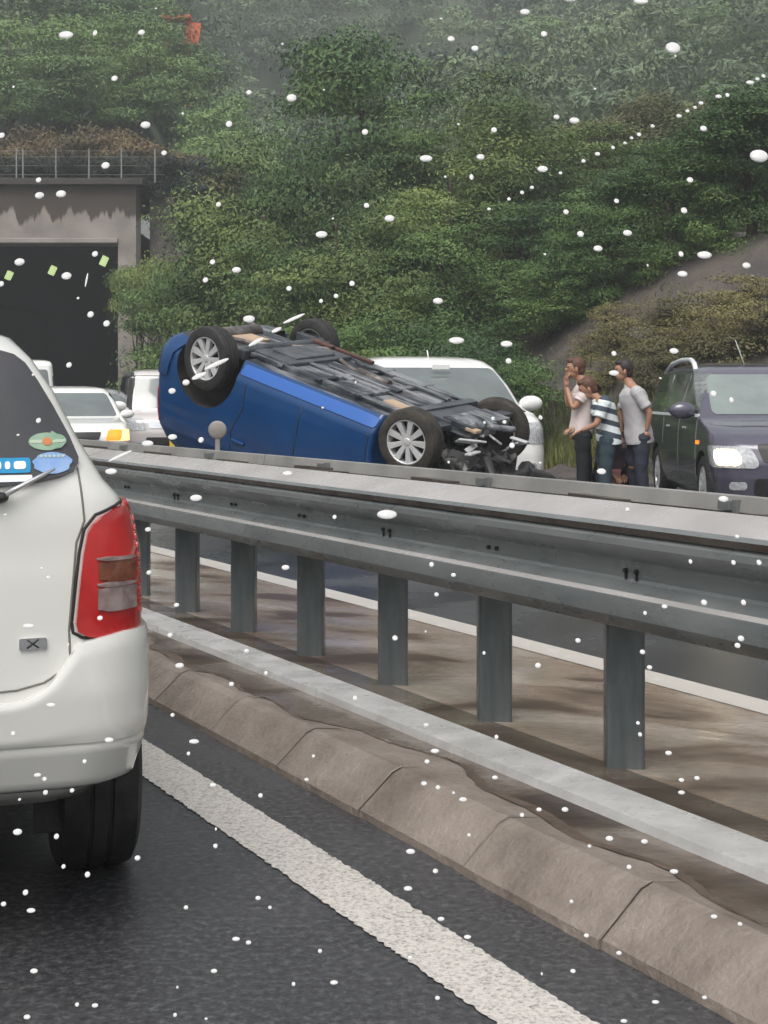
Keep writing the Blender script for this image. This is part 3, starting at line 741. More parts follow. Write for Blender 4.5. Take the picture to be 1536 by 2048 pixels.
for nm,u,z,a,b,m in (('sticker',-.612,1.187,.042,.020,'sticker_green'),):
    o=wc.patch(nm,'rear',[(z+b*math.sin(t), u-a*math.cos(t)-.0005, u+a*math.cos(t)+.0005) for t in [-math.pi/2+math.pi*i/12 for i in range(13)]],M[m],wg,off=.0145,cols=12,thick=.004); tag(o,'oval green sticker with an orange mark')
    wc.patch('sticker_mark','rear',[(z+.009*math.sin(t), u-.010*math.cos(t)-.0005, u+.010*math.cos(t)+.0005) for t in [-math.pi/2+math.pi*i/8 for i in range(9)]],M['sticker_orange'],o,off=.016,cols=8,thick=.003)
    wc.patch('sticker_band','rear',quad_rows(z-.0035,z+.0035,(u-.040,u-.012),(u-.040,u-.012),.001,3),M['sticker_rim'],o,off=.0155,cols=4,thick=.003)
    wc.patch('sticker_band','rear',quad_rows(z-.0035,z+.0035,(u+.012,u+.040),(u+.012,u+.040),.001,3),M['sticker_rim'],o,off=.0155,cols=4,thick=.003)
o=wc.patch('sticker','rear',[(1.138+.0245*math.sin(t), -.622-.043*math.cos(t)*(1+.06*math.sin(7*t))-.0005, -.622+.043*math.cos(t)*(1+.06*math.sin(9*t))+.0005) for t in [-math.pi/2+math.pi*i/26 for i in range(27)]],M['sticker_blue'],wg,off=.0145,cols=14,thick=.004)
tag(o,'pale blue cloud shaped sticker')
for i in range(6): wc.patch('sticker_letter','rear',quad_rows(1.150,1.1565,(-.594-.010*i,-.600-.010*i),(-.594-.010*i,-.600-.010*i),.001,3),M['sticker_rim'],o,off=.016,cols=2,thick=.003)
o=wc.patch('sticker','rear',quad_rows(1.117,1.151,(-.573,-.25),(-.573,-.25),.006,6),M['sticker_cyan'],wg,off=.0145,cols=12,thick=.004); tag(o,'blue and white oblong sticker')
for a,b in ((-.562,-.535),(-.527,-.515),(-.507,-.485),(-.475,-.44)):
    wc.patch('sticker_letter','rear',quad_rows(1.125,1.143,(a,b),(a,b),.005,5),M['sticker_white'],o,off=.016,cols=3,thick=.003)
wc.patch('sticker_strip','rear',quad_rows(1.098,1.112,(-.576,-.25),(-.576,-.25),.003,4),M['sticker_white'],o,off=.015,cols=6,thick=.004)
# wiper
wp=[wc.at('rear',u,z)+Vector((-.028,0,0)) for u,z in ((-.515,1.075),(-.55,1.092),(-.59,1.112),(-.628,1.130))]
w_=MB().tube(wp,[.007,.006,.005,.003],8).build('wiper',M['silver_paint'],wg)
mb=MB(); q=wc.at('rear',-.50,1.068); mb.ell((q.x-.016,q.y,q.z),(.018,.024,.013)); mb.tube([wc.at('rear',u,z)+Vector((-.02,0,0)) for u,z in ((-.46,1.052),(-.50,1.066),(-.53,1.083))],.007,8); mb.build('wiper_pivot',M['black_plastic'],w_)
# badge with X
q=wc.at('rear',-.575,.735)
def badge():
    o=wc.patch('badge','rear',quad_rows(.722,.748,(-.545,-.607),(-.545,-.607),.004,5),M['chrome'],wg,off=.006,cols=4,thick=.006); tag(o,'small chrome badge with the letter X')
    pts=[wc.at('rear',u,z)+Vector((-.0075,0,0)) for u,z in ((-.563,.745),(-.589,.726))]; mb=MB(); mb.tube(pts,.0022,6)
    pts=[wc.at('rear',u,z)+Vector((-.0075,0,0)) for u,z in ((-.589,.745),(-.563,.726))]; mb.tube(pts,.0022,6); mb.build('badge_letter',M['bolt'],o)
badge()
for sg in (1,-1):
    for (x0,x1) in ((.35,1.1),(1.18,2.0),(2.08,2.75)):
        wc.patch('side_window','left' if sg>0 else 'right', quad_rows(1.11,1.36,(x0,x1),(x0+.10 if x0<.5 else x0,min(x1,2.5)),.05,10), M['glass'], wg, off=.005)
    wheel(wg,(.80,sg*.782,.30),r=.30,w=.215,side=sg,spokes=7); wheel(wg,(3.33,sg*.782,.30),r=.30,w=.215,side=sg,spokes=7)
    mirror_part(wg, 2.80,.70,1.03,sg,M['wagon_paint'],.6)
    wc.patch('headlamp','front', quad_rows(.66,.84,(sg*.45,sg*.80),(sg*.5,sg*.86),.05,8), M['head_off'], wg, off=.006)
wc.patch('windscreen','front', quad_rows(.96,1.38,(-.62,.62),(-.50,.50),.06,14), M['glass_grey'], wg, off=.006, cols=16)
box_part('axle',(.80,0,.30),(.09,1.3,.09),M['black_plastic'],wg); box_part('fuel_tank',(1.2,.1,.38),(.7,.8,.2),M['black_plastic'],wg,.03)
box_part('spare_carrier',(.45,0,.42),(.5,.9,.12),M['black_plastic'],wg,.03)
for sg in (1,-1): box_part('mud_flap',(.56,sg*.72,.30),(.012,.22,.28),M['rubber'],wg,.004)

# ------------------------------------------------------------------ generic vehicles
def oncoming(name,label,cat,X,Z,th,group='vehicles held up on the far carriageway'):
    return thing(name,label,cat,(X,Z,0),-(math.pi/2-R(th)),group)
# all vehicles below: x=0 at the nose, body reaches back to -length
def van_keys(Ln,H,hw,hood,belt,nose=.0,rake=.9,cab=.95):
    """tall people carrier"""
    return [(.20,hw*.88,-Ln+.12,-.16,.2,.28,0,.10),(.28,hw*.95,-Ln+.04,-.05,.18,.30,.02,.14),(.45,hw,-Ln,0,.16,.30,.03,.17),(.62,hw*1.005,-Ln,.0,.15,.30,.03,.18),
            (hood-.16,hw,-Ln+.01,-.04,.14,.30,.03,.20),(hood-.06,hw*.99,-Ln+.015,-.14,.13,.30,.03,.20),(hood,hw*.985,-Ln+.02,-.30,.13,.28,.03,.20),(hood+.055,hw*.98,-Ln+.02,-cab*.84,.13,.2,.03,.18),(belt,hw*.965,-Ln+.03,-cab,.12,.18,.03,.16),
            (belt+.25,hw*.915,-Ln+.08,-cab-rake*.36,.12,.16,.04,.14),(H-.16,hw*.85,-Ln+.16,-cab-rake*.78,.12,.16,.05,.13),(H-.08,hw*.81,-Ln+.24,-cab-rake,.14,.18,.06,.14),(H-.035,hw*.72,-Ln+.34,-cab-rake-.16,.18,.22,.08,.16),(H-.01,hw*.52,-Ln+.6,-cab-rake-.45,.2,.25,.08,.16),(H,hw*.3,-Ln+.9,-cab-rake-.8,.15,.2,.05,.1)]

# white minivan
mv=oncoming('minivan','white minivan with a wide grey windscreen stopped behind the overturned blue car','minivan',1.04,16.9,15)
mc=Car(van_keys(4.7,1.80,.94,1.08,1.16,rake=.95,cab=.78))
mc.body('body',M['white_paint'],mv,arches=((-.88,.33),(-3.75,.33)),archr=.38,hw=.915)
mc.patch('windscreen','front',quad_rows(1.14,1.63,(-.85,.85),(-.75,.75),.07,16),M['glass_grey'],mv,off=.006,cols=18)
for md in ('left','right'):
    for (a,b,c,d) in ((-.98,-1.78,-1.62,-1.80),(-1.86,-2.9,-1.88,-2.9),(-2.98,-4.5,-2.98,-4.42)):
        mc.patch('side_window',md,quad_rows(1.16,1.60,(b,a),(d,c),.06,12),M['glass'],mv,off=.006)
for sg in (1,-1):
    mc.patch('headlamp','front',quad_rows(.74,.98,(sg*.52,sg*1.06),(sg*.60,sg*1.12),.05,8),M['head_off'],mv,off=.008)
    mirror_part(mv,-1.0,.88,1.20,sg,M['white_paint'],1.25)
    for x in (-.88,-3.75): wheel(mv,(x,sg*.80,.33),r=.33,w=.2,side=sg)
    mc.patch('fog_lamp','front',quad_rows(.42,.52,(sg*.60,sg*.78),(sg*.60,sg*.78),.04,6),M['head_off'],mv,off=.008)
mc.patch('grille','front',quad_rows(.62,.98,(-.50,.50),(-.56,.56),.04,8),M['chrome'],mv,off=.012)
mc.patch('lower_intake','front',quad_rows(.30,.44,(-.55,.55),(-.55,.55),.04,6),M['black_plastic'],mv,off=.008)
mc.patch('cowl','front',quad_rows(1.10,1.155,(-.84,.84),(-.84,.84),.02,6),M['black_plastic'],mv,off=.006,cols=16)
box_part('number_plate',(.02,0,.50),(.02,.33,.165),M['white_plate'],mv,.004)
MB().tube([(-1.95,0.02,1.77),(-2.0,0.02,1.86)],.008).build('aerial',M['white_paint'],mv)
MB().box((-1.35,0,1.64),(.03,.22,.07)).build('mirror',M['white_plate'],mv,bevel=.01)
wiper_=lambda c,par: [MB().tube([c.at('front',a,1.165)+Vector((.02,0,0)), c.at('front',b,1.20)+Vector((.02,0,.0))],.009).build('wiper',M['black_plastic'],par) for a,b in ((-.6,-.05),(.05,.6))]
wiper_(mc,mv)

# purple people carrier on the right
pv=oncoming('people_carrier','dark purple people carrier with silver roof rails and a lit headlamp at the right edge','people carrier',4.27,15.0,-1.0)
pk=[(.20,.80,-4.7,-.16,.2,.28,0,.10),(.28,.86,-4.78,-.05,.18,.30,.02,.14),(.45,.90,-4.82,0,.16,.32,.03,.18),(.62,.91,-4.82,.0,.15,.34,.03,.20),
    (.78,.905,-4.8,-.05,.15,.36,.03,.22),(.88,.90,-4.79,-.16,.15,.36,.03,.24),(.96,.893,-4.78,-.42,.15,.32,.03,.24),(1.04,.885,-4.78,-.95,.14,.22,.03,.22),(1.08,.875,-4.77,-1.06,.13,.2,.03,.18),
    (1.25,.835,-4.70,-1.42,.12,.16,.04,.14),(1.45,.775,-4.60,-1.86,.13,.16,.05,.13),(1.56,.735,-4.5,-2.10,.15,.18,.07,.14),(1.63,.67,-4.3,-2.32,.22,.22,.10,.16),(1.675,.54,-4.0,-2.7,.25,.25,.1,.16),(1.69,.3,-3.6,-3.1,.15,.18,.05,.08)]
pc=Car(pk); pc.body('body',M['purple_paint'],pv,arches=((-.93,.33),(-3.85,.33)),archr=.385,hw=.905)
pc.patch('windscreen','front',quad_rows(1.09,1.53,(-.76,.76),(-.64,.64),.06,16),mat('pale_windscreen_glass', (.24,.29,.27), .1, col2=(.16,.19,.18), scale=1.5, spec=1., coat=1.),pv,off=.006,cols=18)  # pale base stands in for sky reflected in this windscreen
for md in ('left','right'):
    for (a,b,c,d) in ((-1.30,-2.25,-2.02,-2.25),(-2.32,-3.35,-2.34,-3.3),(-3.42,-4.35,-3.40,-4.15)):
        pc.patch('side_window',md,quad_rows(1.09,1.55,(b,a),(d,c),.07,12),M['glass_side'],pv,off=.006)
    pc.patch('belt_trim',md,quad_rows(1.055,1.088,(-4.45,-1.3),(-4.45,-1.3),.004,4),M['rail_silver'],pv,off=.012,cols=20)
    seam(pc,'door_gap',md,[(-1.28,1.06),(-1.26,.6),(-1.30,.34)],pv,.006); seam(pc,'door_gap',md,[(-2.30,1.06),(-2.30,.34)],pv,.006); seam(pc,'door_gap',md,[(-3.36,1.06),(-3.38,.7)],pv,.006)
for sg in (1,-1):
    pc.patch('headlamp','front',quad_rows(.56,.78,(sg*.48,sg*1.14),(sg*.58,sg*1.26),.08,10),M['head_off'],pv,off=.010,cols=12)
    o=pc.patch('headlamp_bulb','front',quad_rows(.585,.745,(sg*.66,sg*.98),(sg*.70,sg*1.02),.075,10),M['head_on'],pv,off=.016,cols=12)
    mirror_part(pv,-1.45,.87,1.13,sg,M['purple_paint'],1.25)
    for x in (-.93,-3.85): wheel(pv,(x,sg*.80,.33),r=.33,w=.21,side=sg)
    rp=[(-2.35,sg*.70,1.58),(-2.50,sg*.69,1.665),(-2.75,sg*.68,1.715),(-3.4,sg*.67,1.725),(-4.0,sg*.68,1.69),(-4.35,sg*.70,1.58)]
    MB().tube(rp,.030,10).build('roof_rail',M['rail_silver'],pv)
    pc.patch('fog_lamp','front',quad_rows(.34,.42,(sg*.62,sg*.80),(sg*.62,sg*.80),.03,6),M['head_off'],pv,off=.008)
    md='left' if sg>0 else 'right'
    pc.patch('side_marker',md,quad_rows(.77,.81,(-1.24,-1.10),(-1.24,-1.10),.01,4),M['amber_on'],pv,off=.008,cols=3)  # glowing amber patch stands in for hazard lights reflected in the paint
    for x in (-1.6,-2.65): box_part('door_handle',(x-.45,sg*.915,.93),(.18,.03,.03),M['chrome'],pv,.008)
pc.patch('grille','front',quad_rows(.62,.80,(-.46,.46),(-.52,.52),.03,8),M['black_plastic'],pv,off=.010)
pc.patch('lower_intake','front',quad_rows(.28,.46,(-.55,.55),(-.55,.55),.04,6),M['black_plastic'],pv,off=.008)
box_part('number_plate',(.02,0,.50),(.02,.33,.165),M['white_plate'],pv,.004)
MB().tube([(-2.55,-.1,1.66),(-2.75,-.16,1.95)],.006).build('aerial',M['pale_post'],pv)

# white sedan, hazard lamp on
def sedan(name,label,cat,X,Z,th,paint,H=1.46,hw=.85,Ln=4.4,lit=False):
    t=oncoming(name,label,cat,X,Z,th)
    k=[(.20,hw*.9,-Ln+.12,-.14,.2,.28,0,.10),(.28,hw*.96,-Ln+.04,-.04,.18,.30,.02,.14),(.45,hw,-Ln,0,.16,.30,.03,.17),(.62,hw,-Ln,-.01,.15,.30,.03,.18),
       (.74,hw*.99,-Ln+.02,-.08,.14,.30,.03,.20),(.82,hw*.985,-Ln+.03,-.22,.14,.28,.03,.20),(.88,hw*.98,-Ln+.04,-.60,.13,.24,.03,.18),(.93,hw*.97,-Ln+.06,-1.05,.13,.18,.03,.16),
       (1.0,hw*.94,-Ln+.55,-1.18,.12,.16,.04,.14),(1.2,hw*.86,-Ln+.85,-1.52,.12,.16,.05,.13),(H-.12,hw*.78,-Ln+1.15,-1.82,.14,.18,.06,.14),(H-.05,hw*.71,-Ln+1.4,-2.0,.18,.2,.08,.16),(H-.012,hw*.5,-Ln+1.7,-2.3,.2,.2,.08,.1),(H,hw*.28,-Ln+1.9,-2.45,.1,.08,.03,.05)]
    c=Car(k); c.body('body',paint,t,arches=((-.85,.30),(-Ln+.85,.30)),archr=.34,hw=hw)
    c.patch('windscreen','front',quad_rows(.945,H-.13,(-.74,.74),(-.60,.60),.05,14),M['glass_grey'],t,off=.006,cols=16)
    for md in ('left','right'):
        for (a,b,c_,d) in ((-1.35,-2.25,-1.92,-2.2),(-2.32,-3.15,-2.28,-2.85)): c.patch('side_window',md,quad_rows(.97,H-.13,(b,a),(d,c_),.05,10),M['glass'],t,off=.006)
    for sg in (1,-1):
        c.patch('headlamp','front',quad_rows(.56,.74,(sg*.46,sg*.98),(sg*.54,sg*1.04),.05,8),M['head_warm'] if lit else M['head_off'],t,off=.010)
        if lit: c.patch('turn_lamp','front',quad_rows(.565,.735,(sg*.44,sg*.70),(sg*.50,sg*.74),.04,8),M['amber_on'],t,off=.014)
        mirror_part(t,-1.35,hw*.93,.98,sg,paint)
        for x in (-.85,-Ln+.85): wheel(t,(x,sg*(hw-.10),.30),r=.30,w=.19,side=sg)
        c.patch('fog_lamp','front',quad_rows(.32,.40,(sg*.55,sg*.70),(sg*.55,sg*.70),.03,6),M['head_off'],t,off=.008)
    c.patch('grille','front',quad_rows(.58,.70,(-.34,.34),(-.38,.38),.02,6),M['black_plastic'],t,off=.008)
    c.patch('lower_intake','front',quad_rows(.28,.42,(-.48,.48),(-.48,.48),.03,6),M['black_plastic'],t,off=.008)
    box_part('number_plate',(.025,0,.48),(.02,.33,.165),M['white_plate'],t,.004)
    return t,c
st,sc_=sedan('sedan','white sedan with amber and yellow lamps lit, just past the wagon roof pillar','car',-4.90,24.0,15,M['white_paint'],H=1.46,lit=True)
sedan('hatchback','silver white car half hidden behind the white sedan, only its roof and windscreen showing','car',-6.05,31.2,13,M['silver_paint'],H=1.46)
# kei wagon
kv=oncoming('kei_wagon','small boxy pinkish silver kei wagon with a yellow number plate and black pillars','kei wagon',-3.88,27.0,13.5)
kk=van_keys(3.4,1.79,.735,.98,1.04,rake=.32,cab=.42); kc=Car(kk)
kc.body('body',M['kei_paint'],kv,arches=((-.55,.28),(-2.95,.28)),archr=.32,hw=.735)
kc.patch('windscreen','front',quad_rows(1.06,1.66,(-.60,.60),(-.54,.54),.04,14),M['glass_grey'],kv,off=.006,cols=16)
for sg in (1,-1):
    md='left' if sg>0 else 'right'
    for (a,b,c_,d) in ((-.50,-1.25,-.72,-1.25),(-1.33,-2.15,-1.33,-2.15),(-2.22,-3.2,-2.22,-3.15)): kc.patch('side_window',md,quad_rows(1.05,1.66,(b,a),(d,c_),.05,10),M['glass'],kv,off=.006)
    kc.patch('pillar_trim','front',quad_rows(1.0,1.72,(sg*.63,sg*.84),(sg*.565,sg*.74),.02,10),M['black_plastic'],kv,off=.007,cols=5)
    kc.patch('headlamp','front',quad_rows(.66,.88,(sg*.38,sg*.76),(sg*.44,sg*.82),.05,8),M['head_off'],kv,off=.010)
    mirror_part(kv,-.45,.71,1.10,sg,M['white_paint'],1.2)
    for x in (-.55,-2.95): wheel(kv,(x,sg*.65,.28),r=.28,w=.155,side=sg)
    kc.patch('fog_lamp','front',quad_rows(.36,.45,(sg*.42,sg*.60),(sg*.42,sg*.60),.03,6),M['head_off'],kv,off=.010)
kc.patch('grille','front',quad_rows(.70,.82,(-.34,.34),(-.36,.36),.02,6),M['chrome'],kv,off=.010)
kc.patch('lower_intake','front',quad_rows(.30,.54,(-.40,.40),(-.40,.40),.03,6),M['black_plastic'],kv,off=.008)
o=box_part('number_plate',(.035,.18,.42),(.02,.33,.165),M['yellow_plate'],kv,.004)
# delivery van far left
dv=oncoming('delivery_van','tall white van in front of the tunnel mouth, mostly hidden by the wagon pillar','van',-9.05,37.5,12)
dc=Car(van_keys(4.7,2.23,.86,1.05,1.2,rake=.5,cab=.35)); dc.body('body',M['white_paint'],dv,arches=((-.8,.32),(-3.8,.32)),archr=.36,hw=.86)
dc.patch('windscreen','front',quad_rows(1.2,1.95,(-.72,.72),(-.62,.62),.06,12),M['glass_grey'],dv,off=.006,cols=14)
for sg in (1,-1):
    md='left' if sg>0 else 'right'
    dc.patch('side_window',md,quad_rows(1.2,1.8,(-1.5,-.6),(-1.5,-.8),.05,10),M['glass'],dv,off=.006)
    dc.patch('headlamp','front',quad_rows(.7,.92,(sg*.5,sg*.9),(sg*.5,sg*.92),.05,8),M['head_off'],dv,off=.010); mirror_part(dv,-.5,.84,1.35,sg,M['black_plastic'],1.3)
    for x in (-.8,-3.8): wheel(dv,(x,sg*.75,.32),r=.32,w=.19,side=sg)

# ------------------------------------------------------------------ overturned blue car
Fv=Vector((2.015,-1.5,-.79)).normalized(); Tv=Vector((.98,1.1,.11)); Tv=(Tv-Fv*Tv.dot(Fv)).normalized()
Lv=-Tv; Uv=Fv.cross(Lv).normalized()
fw=Vector((.245,13.6,.885))
hb=2.62/2
# local: x forward (0 = mid wheelbase), wheels at +-1.28, track half .74, wheel z .30
O=fw-Fv*1.28-Lv*.76-Uv*.30
bc_=thing('overturned_car','bright blue hatchback lying upside down on its roof, wheels in the air','overturned car')
bc_.matrix_world=Matrix(((Fv.x,Lv.x,Uv.x,O.x),(Fv.y,Lv.y,Uv.y,O.y),(Fv.z,Lv.z,Uv.z,O.z),(0,0,0,1)))
bk=[(.19,.70,-1.90,.90,.15,.05,0,.0),(.23,.74,-1.96,.90,.15,.05,0,.0),(.31,.80,-2.0,.90,.15,.04,.02,.0),(.36,.83,-2.01,.90,.15,.04,.02,.0),(.50,.845,-2.02,.91,.14,.04,.03,.0),(.62,.847,-2.02,.93,.14,.04,.03,.0),
    (.78,.845,-2.0,1.00,.14,.06,.03,.0),(.88,.84,-1.99,1.12,.13,.10,.03,.05),(.96,.83,-1.98,1.18,.13,.14,.03,.1),(1.04,.825,-1.97,1.10,.13,.2,.03,.16),(1.16,.80,-1.95,.90,.12,.18,.04,.14),
    (1.30,.73,-1.90,.62,.12,.16,.05,.13),(1.42,.64,-1.82,.32,.14,.16,.06,.12),(1.48,.55,-1.72,.10,.16,.18,.06,.1),(1.50,.36,-1.4,-.3,.15,.15,.05,.08)]
cb=Car(bk); cb.body('body',M['blue_paint'],bc_,arches=((-1.28,.36),),archr=.42,hw=.845,bottom=M['underbody'])
for sg in (1,-1):
    md='left' if sg>0 else 'right'
    for (a,b,c_,d) in ((.95,.05,.35,.05),(-.03,-.85,-.03,-.78)): cb.patch('side_window',md,quad_rows(1.10,1.42,(b,a),(d,c_),.05,10),M['glass'],bc_,off=.006)
    seam(cb,'door_gap',md,[(.86,1.08),(.88,.7),(.84,.36)],bc_,.006,M['black_plastic']); seam(cb,'door_gap',md,[(.02,1.1),(.02,.36)],bc_,.006,M['black_plastic']); seam(cb,'door_gap',md,[(-.80,1.15),(-.82,.9),(-.70,.62),(-.72,.36)],bc_,.006,M['black_plastic'])
    for x in (.12,-.70): box_part('door_handle',(x,sg*.853,.97),(.17,.03,.03),M['blue_paint'],bc_,.01)
    cb.patch('tail_lamp','rear',quad_rows(.78,1.14,(sg*.60,sg*.86),(sg*.62,sg*.84),.04,8),M['red_lens'],bc_,off=.008)
    # sill, folded under
    cb.patch('sill',md,quad_rows(.22,.315,(-.84,.88),(-.84,.88),.02,6),M['blue_sill'],bc_,off=.012,cols=20,thick=.03)
    mirror_part(bc_,.72,.83,1.10,sg,M['blue_paint'])
wheel(bc_,(1.28,.76,.30),r=.305,w=.2,side=1,spokes=9,m=M['muddy_rubber'],steer=R(-6))
wheel(bc_,(1.22,-.74,.40),r=.33,w=.2,side=-1,spokes=9,m=M['muddy_rubber'],steer=R(-18))
wheel(bc_,(-1.28,.79,.28),r=.325,w=.2,side=1,spokes=9,m=M['rubber'],steer=R(4))
wheel(bc_,(-1.28,-.78,.27),r=.305,w=.2,side=-1,spokes=9,m=M['rubber'])
cb.patch('windscreen','front',quad_rows(1.10,1.42,(-.66,.66),(-.52,.52),.05,10),M['glass'],bc_,off=.006,cols=14)
cb.patch('rear_window','rear',quad_rows(1.12,1.42,(-.62,.62),(-.5,.5),.05,10),M['glass'],bc_,off=.006,cols=14)
cb.patch('rear_bumper','rear',quad_rows(.25,.62,(-1.0,1.0),(-1.0,1.0),.04,8),M['blue_paint'],bc_,off=.02,cols=20,thick=.04)
# underside
mb=MB(); mb.box((.0,0,.178),(2.2,.98,.02)); mb.box((0,.52,.165),(2.0,.09,.05)); mb.box((0,-.52,.165),(2.0,.09,.05)); mb.box((.1,0,.158),(1.9,.30,.03)); 
for x in (-.55,-.05,.45): mb.box((x,0,.150),(.07,1.2,.035))
for (x,y) in ((.2,.33),(-.3,.33),(.2,-.33),(-.3,-.33),(.7,.3),(.7,-.3)): mb.box((x,y,.165),(.34,.20,.025))
mb.build('floor_pan',M['underbody'],bc_,bevel=.012)
mb=MB(); mb.box((-.72,.05,.155),(.50,.95,.08)); mb.box((-.72,.05,.11),(.34,.60,.03)); mb.build('fuel_tank',M['tank'],bc_,bevel=.04,seg=4)
mb=MB(); mb.tube([(-1.62,.30,.18),(-1.2,.34,.13),(-.8,-.40,.13),(-.2,-.12,.15),(.5,-.05,.16),(1.1,0,.17),(1.35,.05,.2)],.026,10); mb.tube([(-.1,-.10,.145),(.32,-.07,.145)],.05,12); mb.build('exhaust_pipe',M['pipe'],bc_)
mb=MB(); mb.tube([(-1.68,.45,.20),(-1.70,-.30,.20)],.09,16); mb.tube([(-1.70,-.35,.17),(-1.98,-.45,.17)],.025,10); mb.build('silencer',M['pipe'],bc_)
mb=MB(); mb.tube([(-1.10,.66,.16),(-1.02,.55,.14),(-1.02,-.55,.14),(-1.10,-.66,.16)],.055,12); mb.box((-1.18,.62,.17),(.42,.08,.10)); mb.box((-1.18,-.62,.17),(.42,.08,.10)); mb.build('rear_axle_beam',M['tank'],bc_,bevel=.01)
for sg in (1,-1): 
    MB().lathe([(.05,0),(.06,.01),(.06,.20),(.05,.22),(0,.22)],14,'z',T=Matrix.Translation((-1.02,sg*.46,.14))).build('spring',M['tank'],bc_)
mb=MB(); mb.box((1.20,0,.16),(.38,.70,.07)); mb.box((1.05,0,.13),(.10,1.0,.05)); mb.box((1.34,.48,.18),(.12,.42,.05)); mb.box((1.34,-.48,.18),(.12,.42,.05)); mb.tube([(1.3,.55,.22),(1.3,-.55,.22)],.018); mb.build('front_subframe',M['tank'],bc_,bevel=.015)
mb=MB(); mb.box((1.45,.12,.17),(.34,.42,.12)); mb.box((1.40,-.26,.17),(.30,.30,.10)); mb.ell((1.5,.15,.13),(.14,.16,.07)); mb.tube([(1.3,.3,.13),(1.6,.1,.13),(1.75,-.2,.15)],.03); mb.build('engine_sump',M['underbody'],bc_,bevel=.03)
mb=MB(); mb.box((.93,.34,.135),(.40,.14,.02),T=Matrix.Rotation(R(6),4,'Z')); mb.box((1.62,.30,.14),(.12,.10,.03)); mb.build('tan_shield',M['tan'],bc_,bevel=.006)
mb=MB(); mb.box((-1.50,.05,.10),(.30,.34,.02),T=Matrix.Rotation(R(3),4,'Y')); mb.build('tan_shield',M['tan'],bc_,bevel=.006)
mb=MB(); mb.box((-.62,-.50,.12),(.75,.05,.03)); mb.box((-.9,-.44,.10),(.3,.08,.03)); mb.build('rusty_brace',M['rust_red'],bc_,bevel=.006)
mb=MB(); mb.box((.1,.05,.13),(.9,.10,.02)); mb.box((-.2,.22,.135),(.6,.05,.02)); mb.box((.55,-.30,.13),(.7,.07,.02)); mb.box((-.1,-.36,.13),(.5,.06,.02)); mb.build('heat_shield',M['underbody'],bc_,bevel=.004)
# crushed engine bay in front of the doors
rngb=random.Random(8)
def crumple(x0,x1,y0,y1,z0,z1,amp,name,m,nx=14,ny=16,taper=.0):
    top=[];bot=[]
    for i in range(nx+1):
        a=[];b=[]
        for k in range(ny+1):
            x=x0+(x1-x0)*i/nx; y=y0+(y1-y0)*k/ny; e=1-taper*i/nx
            a.append(Vector((x+rngb.uniform(-amp,amp)*.5,y*e+rngb.uniform(-amp,amp)*.5,z0+rngb.uniform(-amp,amp)))); b.append(Vector((x+rngb.uniform(-amp,amp)*.5,y*e+rngb.uniform(-amp,amp)*.5,z1-taper*.2*i/nx+rngb.uniform(-amp,amp))))
        top.append(a);bot.append(b)
    mb=MB(); mb.grid(top,smooth=False); mb.grid(bot,smooth=False); mb.grid([top[0],bot[0]],smooth=False); mb.grid([top[-1],bot[-1]],smooth=False); mb.grid([[q[0] for q in top],[q[0] for q in bot]],smooth=False); mb.grid([[q[-1] for q in top],[q[-1] for q in bot]],smooth=False)
    return mb.build(name,m,bc_)
crumple(.93,1.80,-.30,.58,.42,.80,.045,'engine_bay',M['wreck'])
crumple(1.0,1.95,-.66,.64,.80,.90,.035,'crushed_bonnet',M['blue_paint'],taper=.15)
# torn bumper hanging forward of the nose
rngb=random.Random(5); mb=MB()
pts=[(1.74+.06*math.sin(i), -.60+.15*i, .60+rngb.uniform(-.06,.05)) for i in range(10)]
mb.tube(pts,[rngb.uniform(.05,.10) for _ in pts],8); mb.tube([(1.80,-.5,.62),(1.86,-.85,.70),(1.84,-1.0,.76)],[.08,.06,.04],8); mb.tube([(1.75,.2,.4),(1.92,.3,.5),(1.95,.25,.55)],[.06,.05,.03],8)
for i in range(8):
    T=Matrix.Translation((rngb.uniform(1.45,1.85),rngb.uniform(-.25,.7),rngb.uniform(.38,.6)))@Matrix.Rotation(rngb.uniform(0,3),4,'Z')@Matrix.Rotation(rngb.uniform(-.5,.5),4,'X')
    mb.box((0,0,0),(rngb.uniform(.12,.35),rngb.uniform(.05,.16),.03),T=T)
mb.build('torn_bumper',M['black_plastic'],bc_,bevel=.008)
for i in range(8):
    T=Matrix.Translation((rngb.uniform(1.5,1.9),rngb.uniform(-.2,.6),rngb.uniform(.18,.34)))@Matrix.Rotation(rngb.uniform(0,3),4,'Z')@Matrix.Rotation(rngb.uniform(-.6,.6),4,'X')
    MB().box((0,0,0),(rngb.uniform(.10,.28),rngb.uniform(.05,.12),.02),T=T).build('metal_scrap',M['alloy'],bc_,bevel=.006)


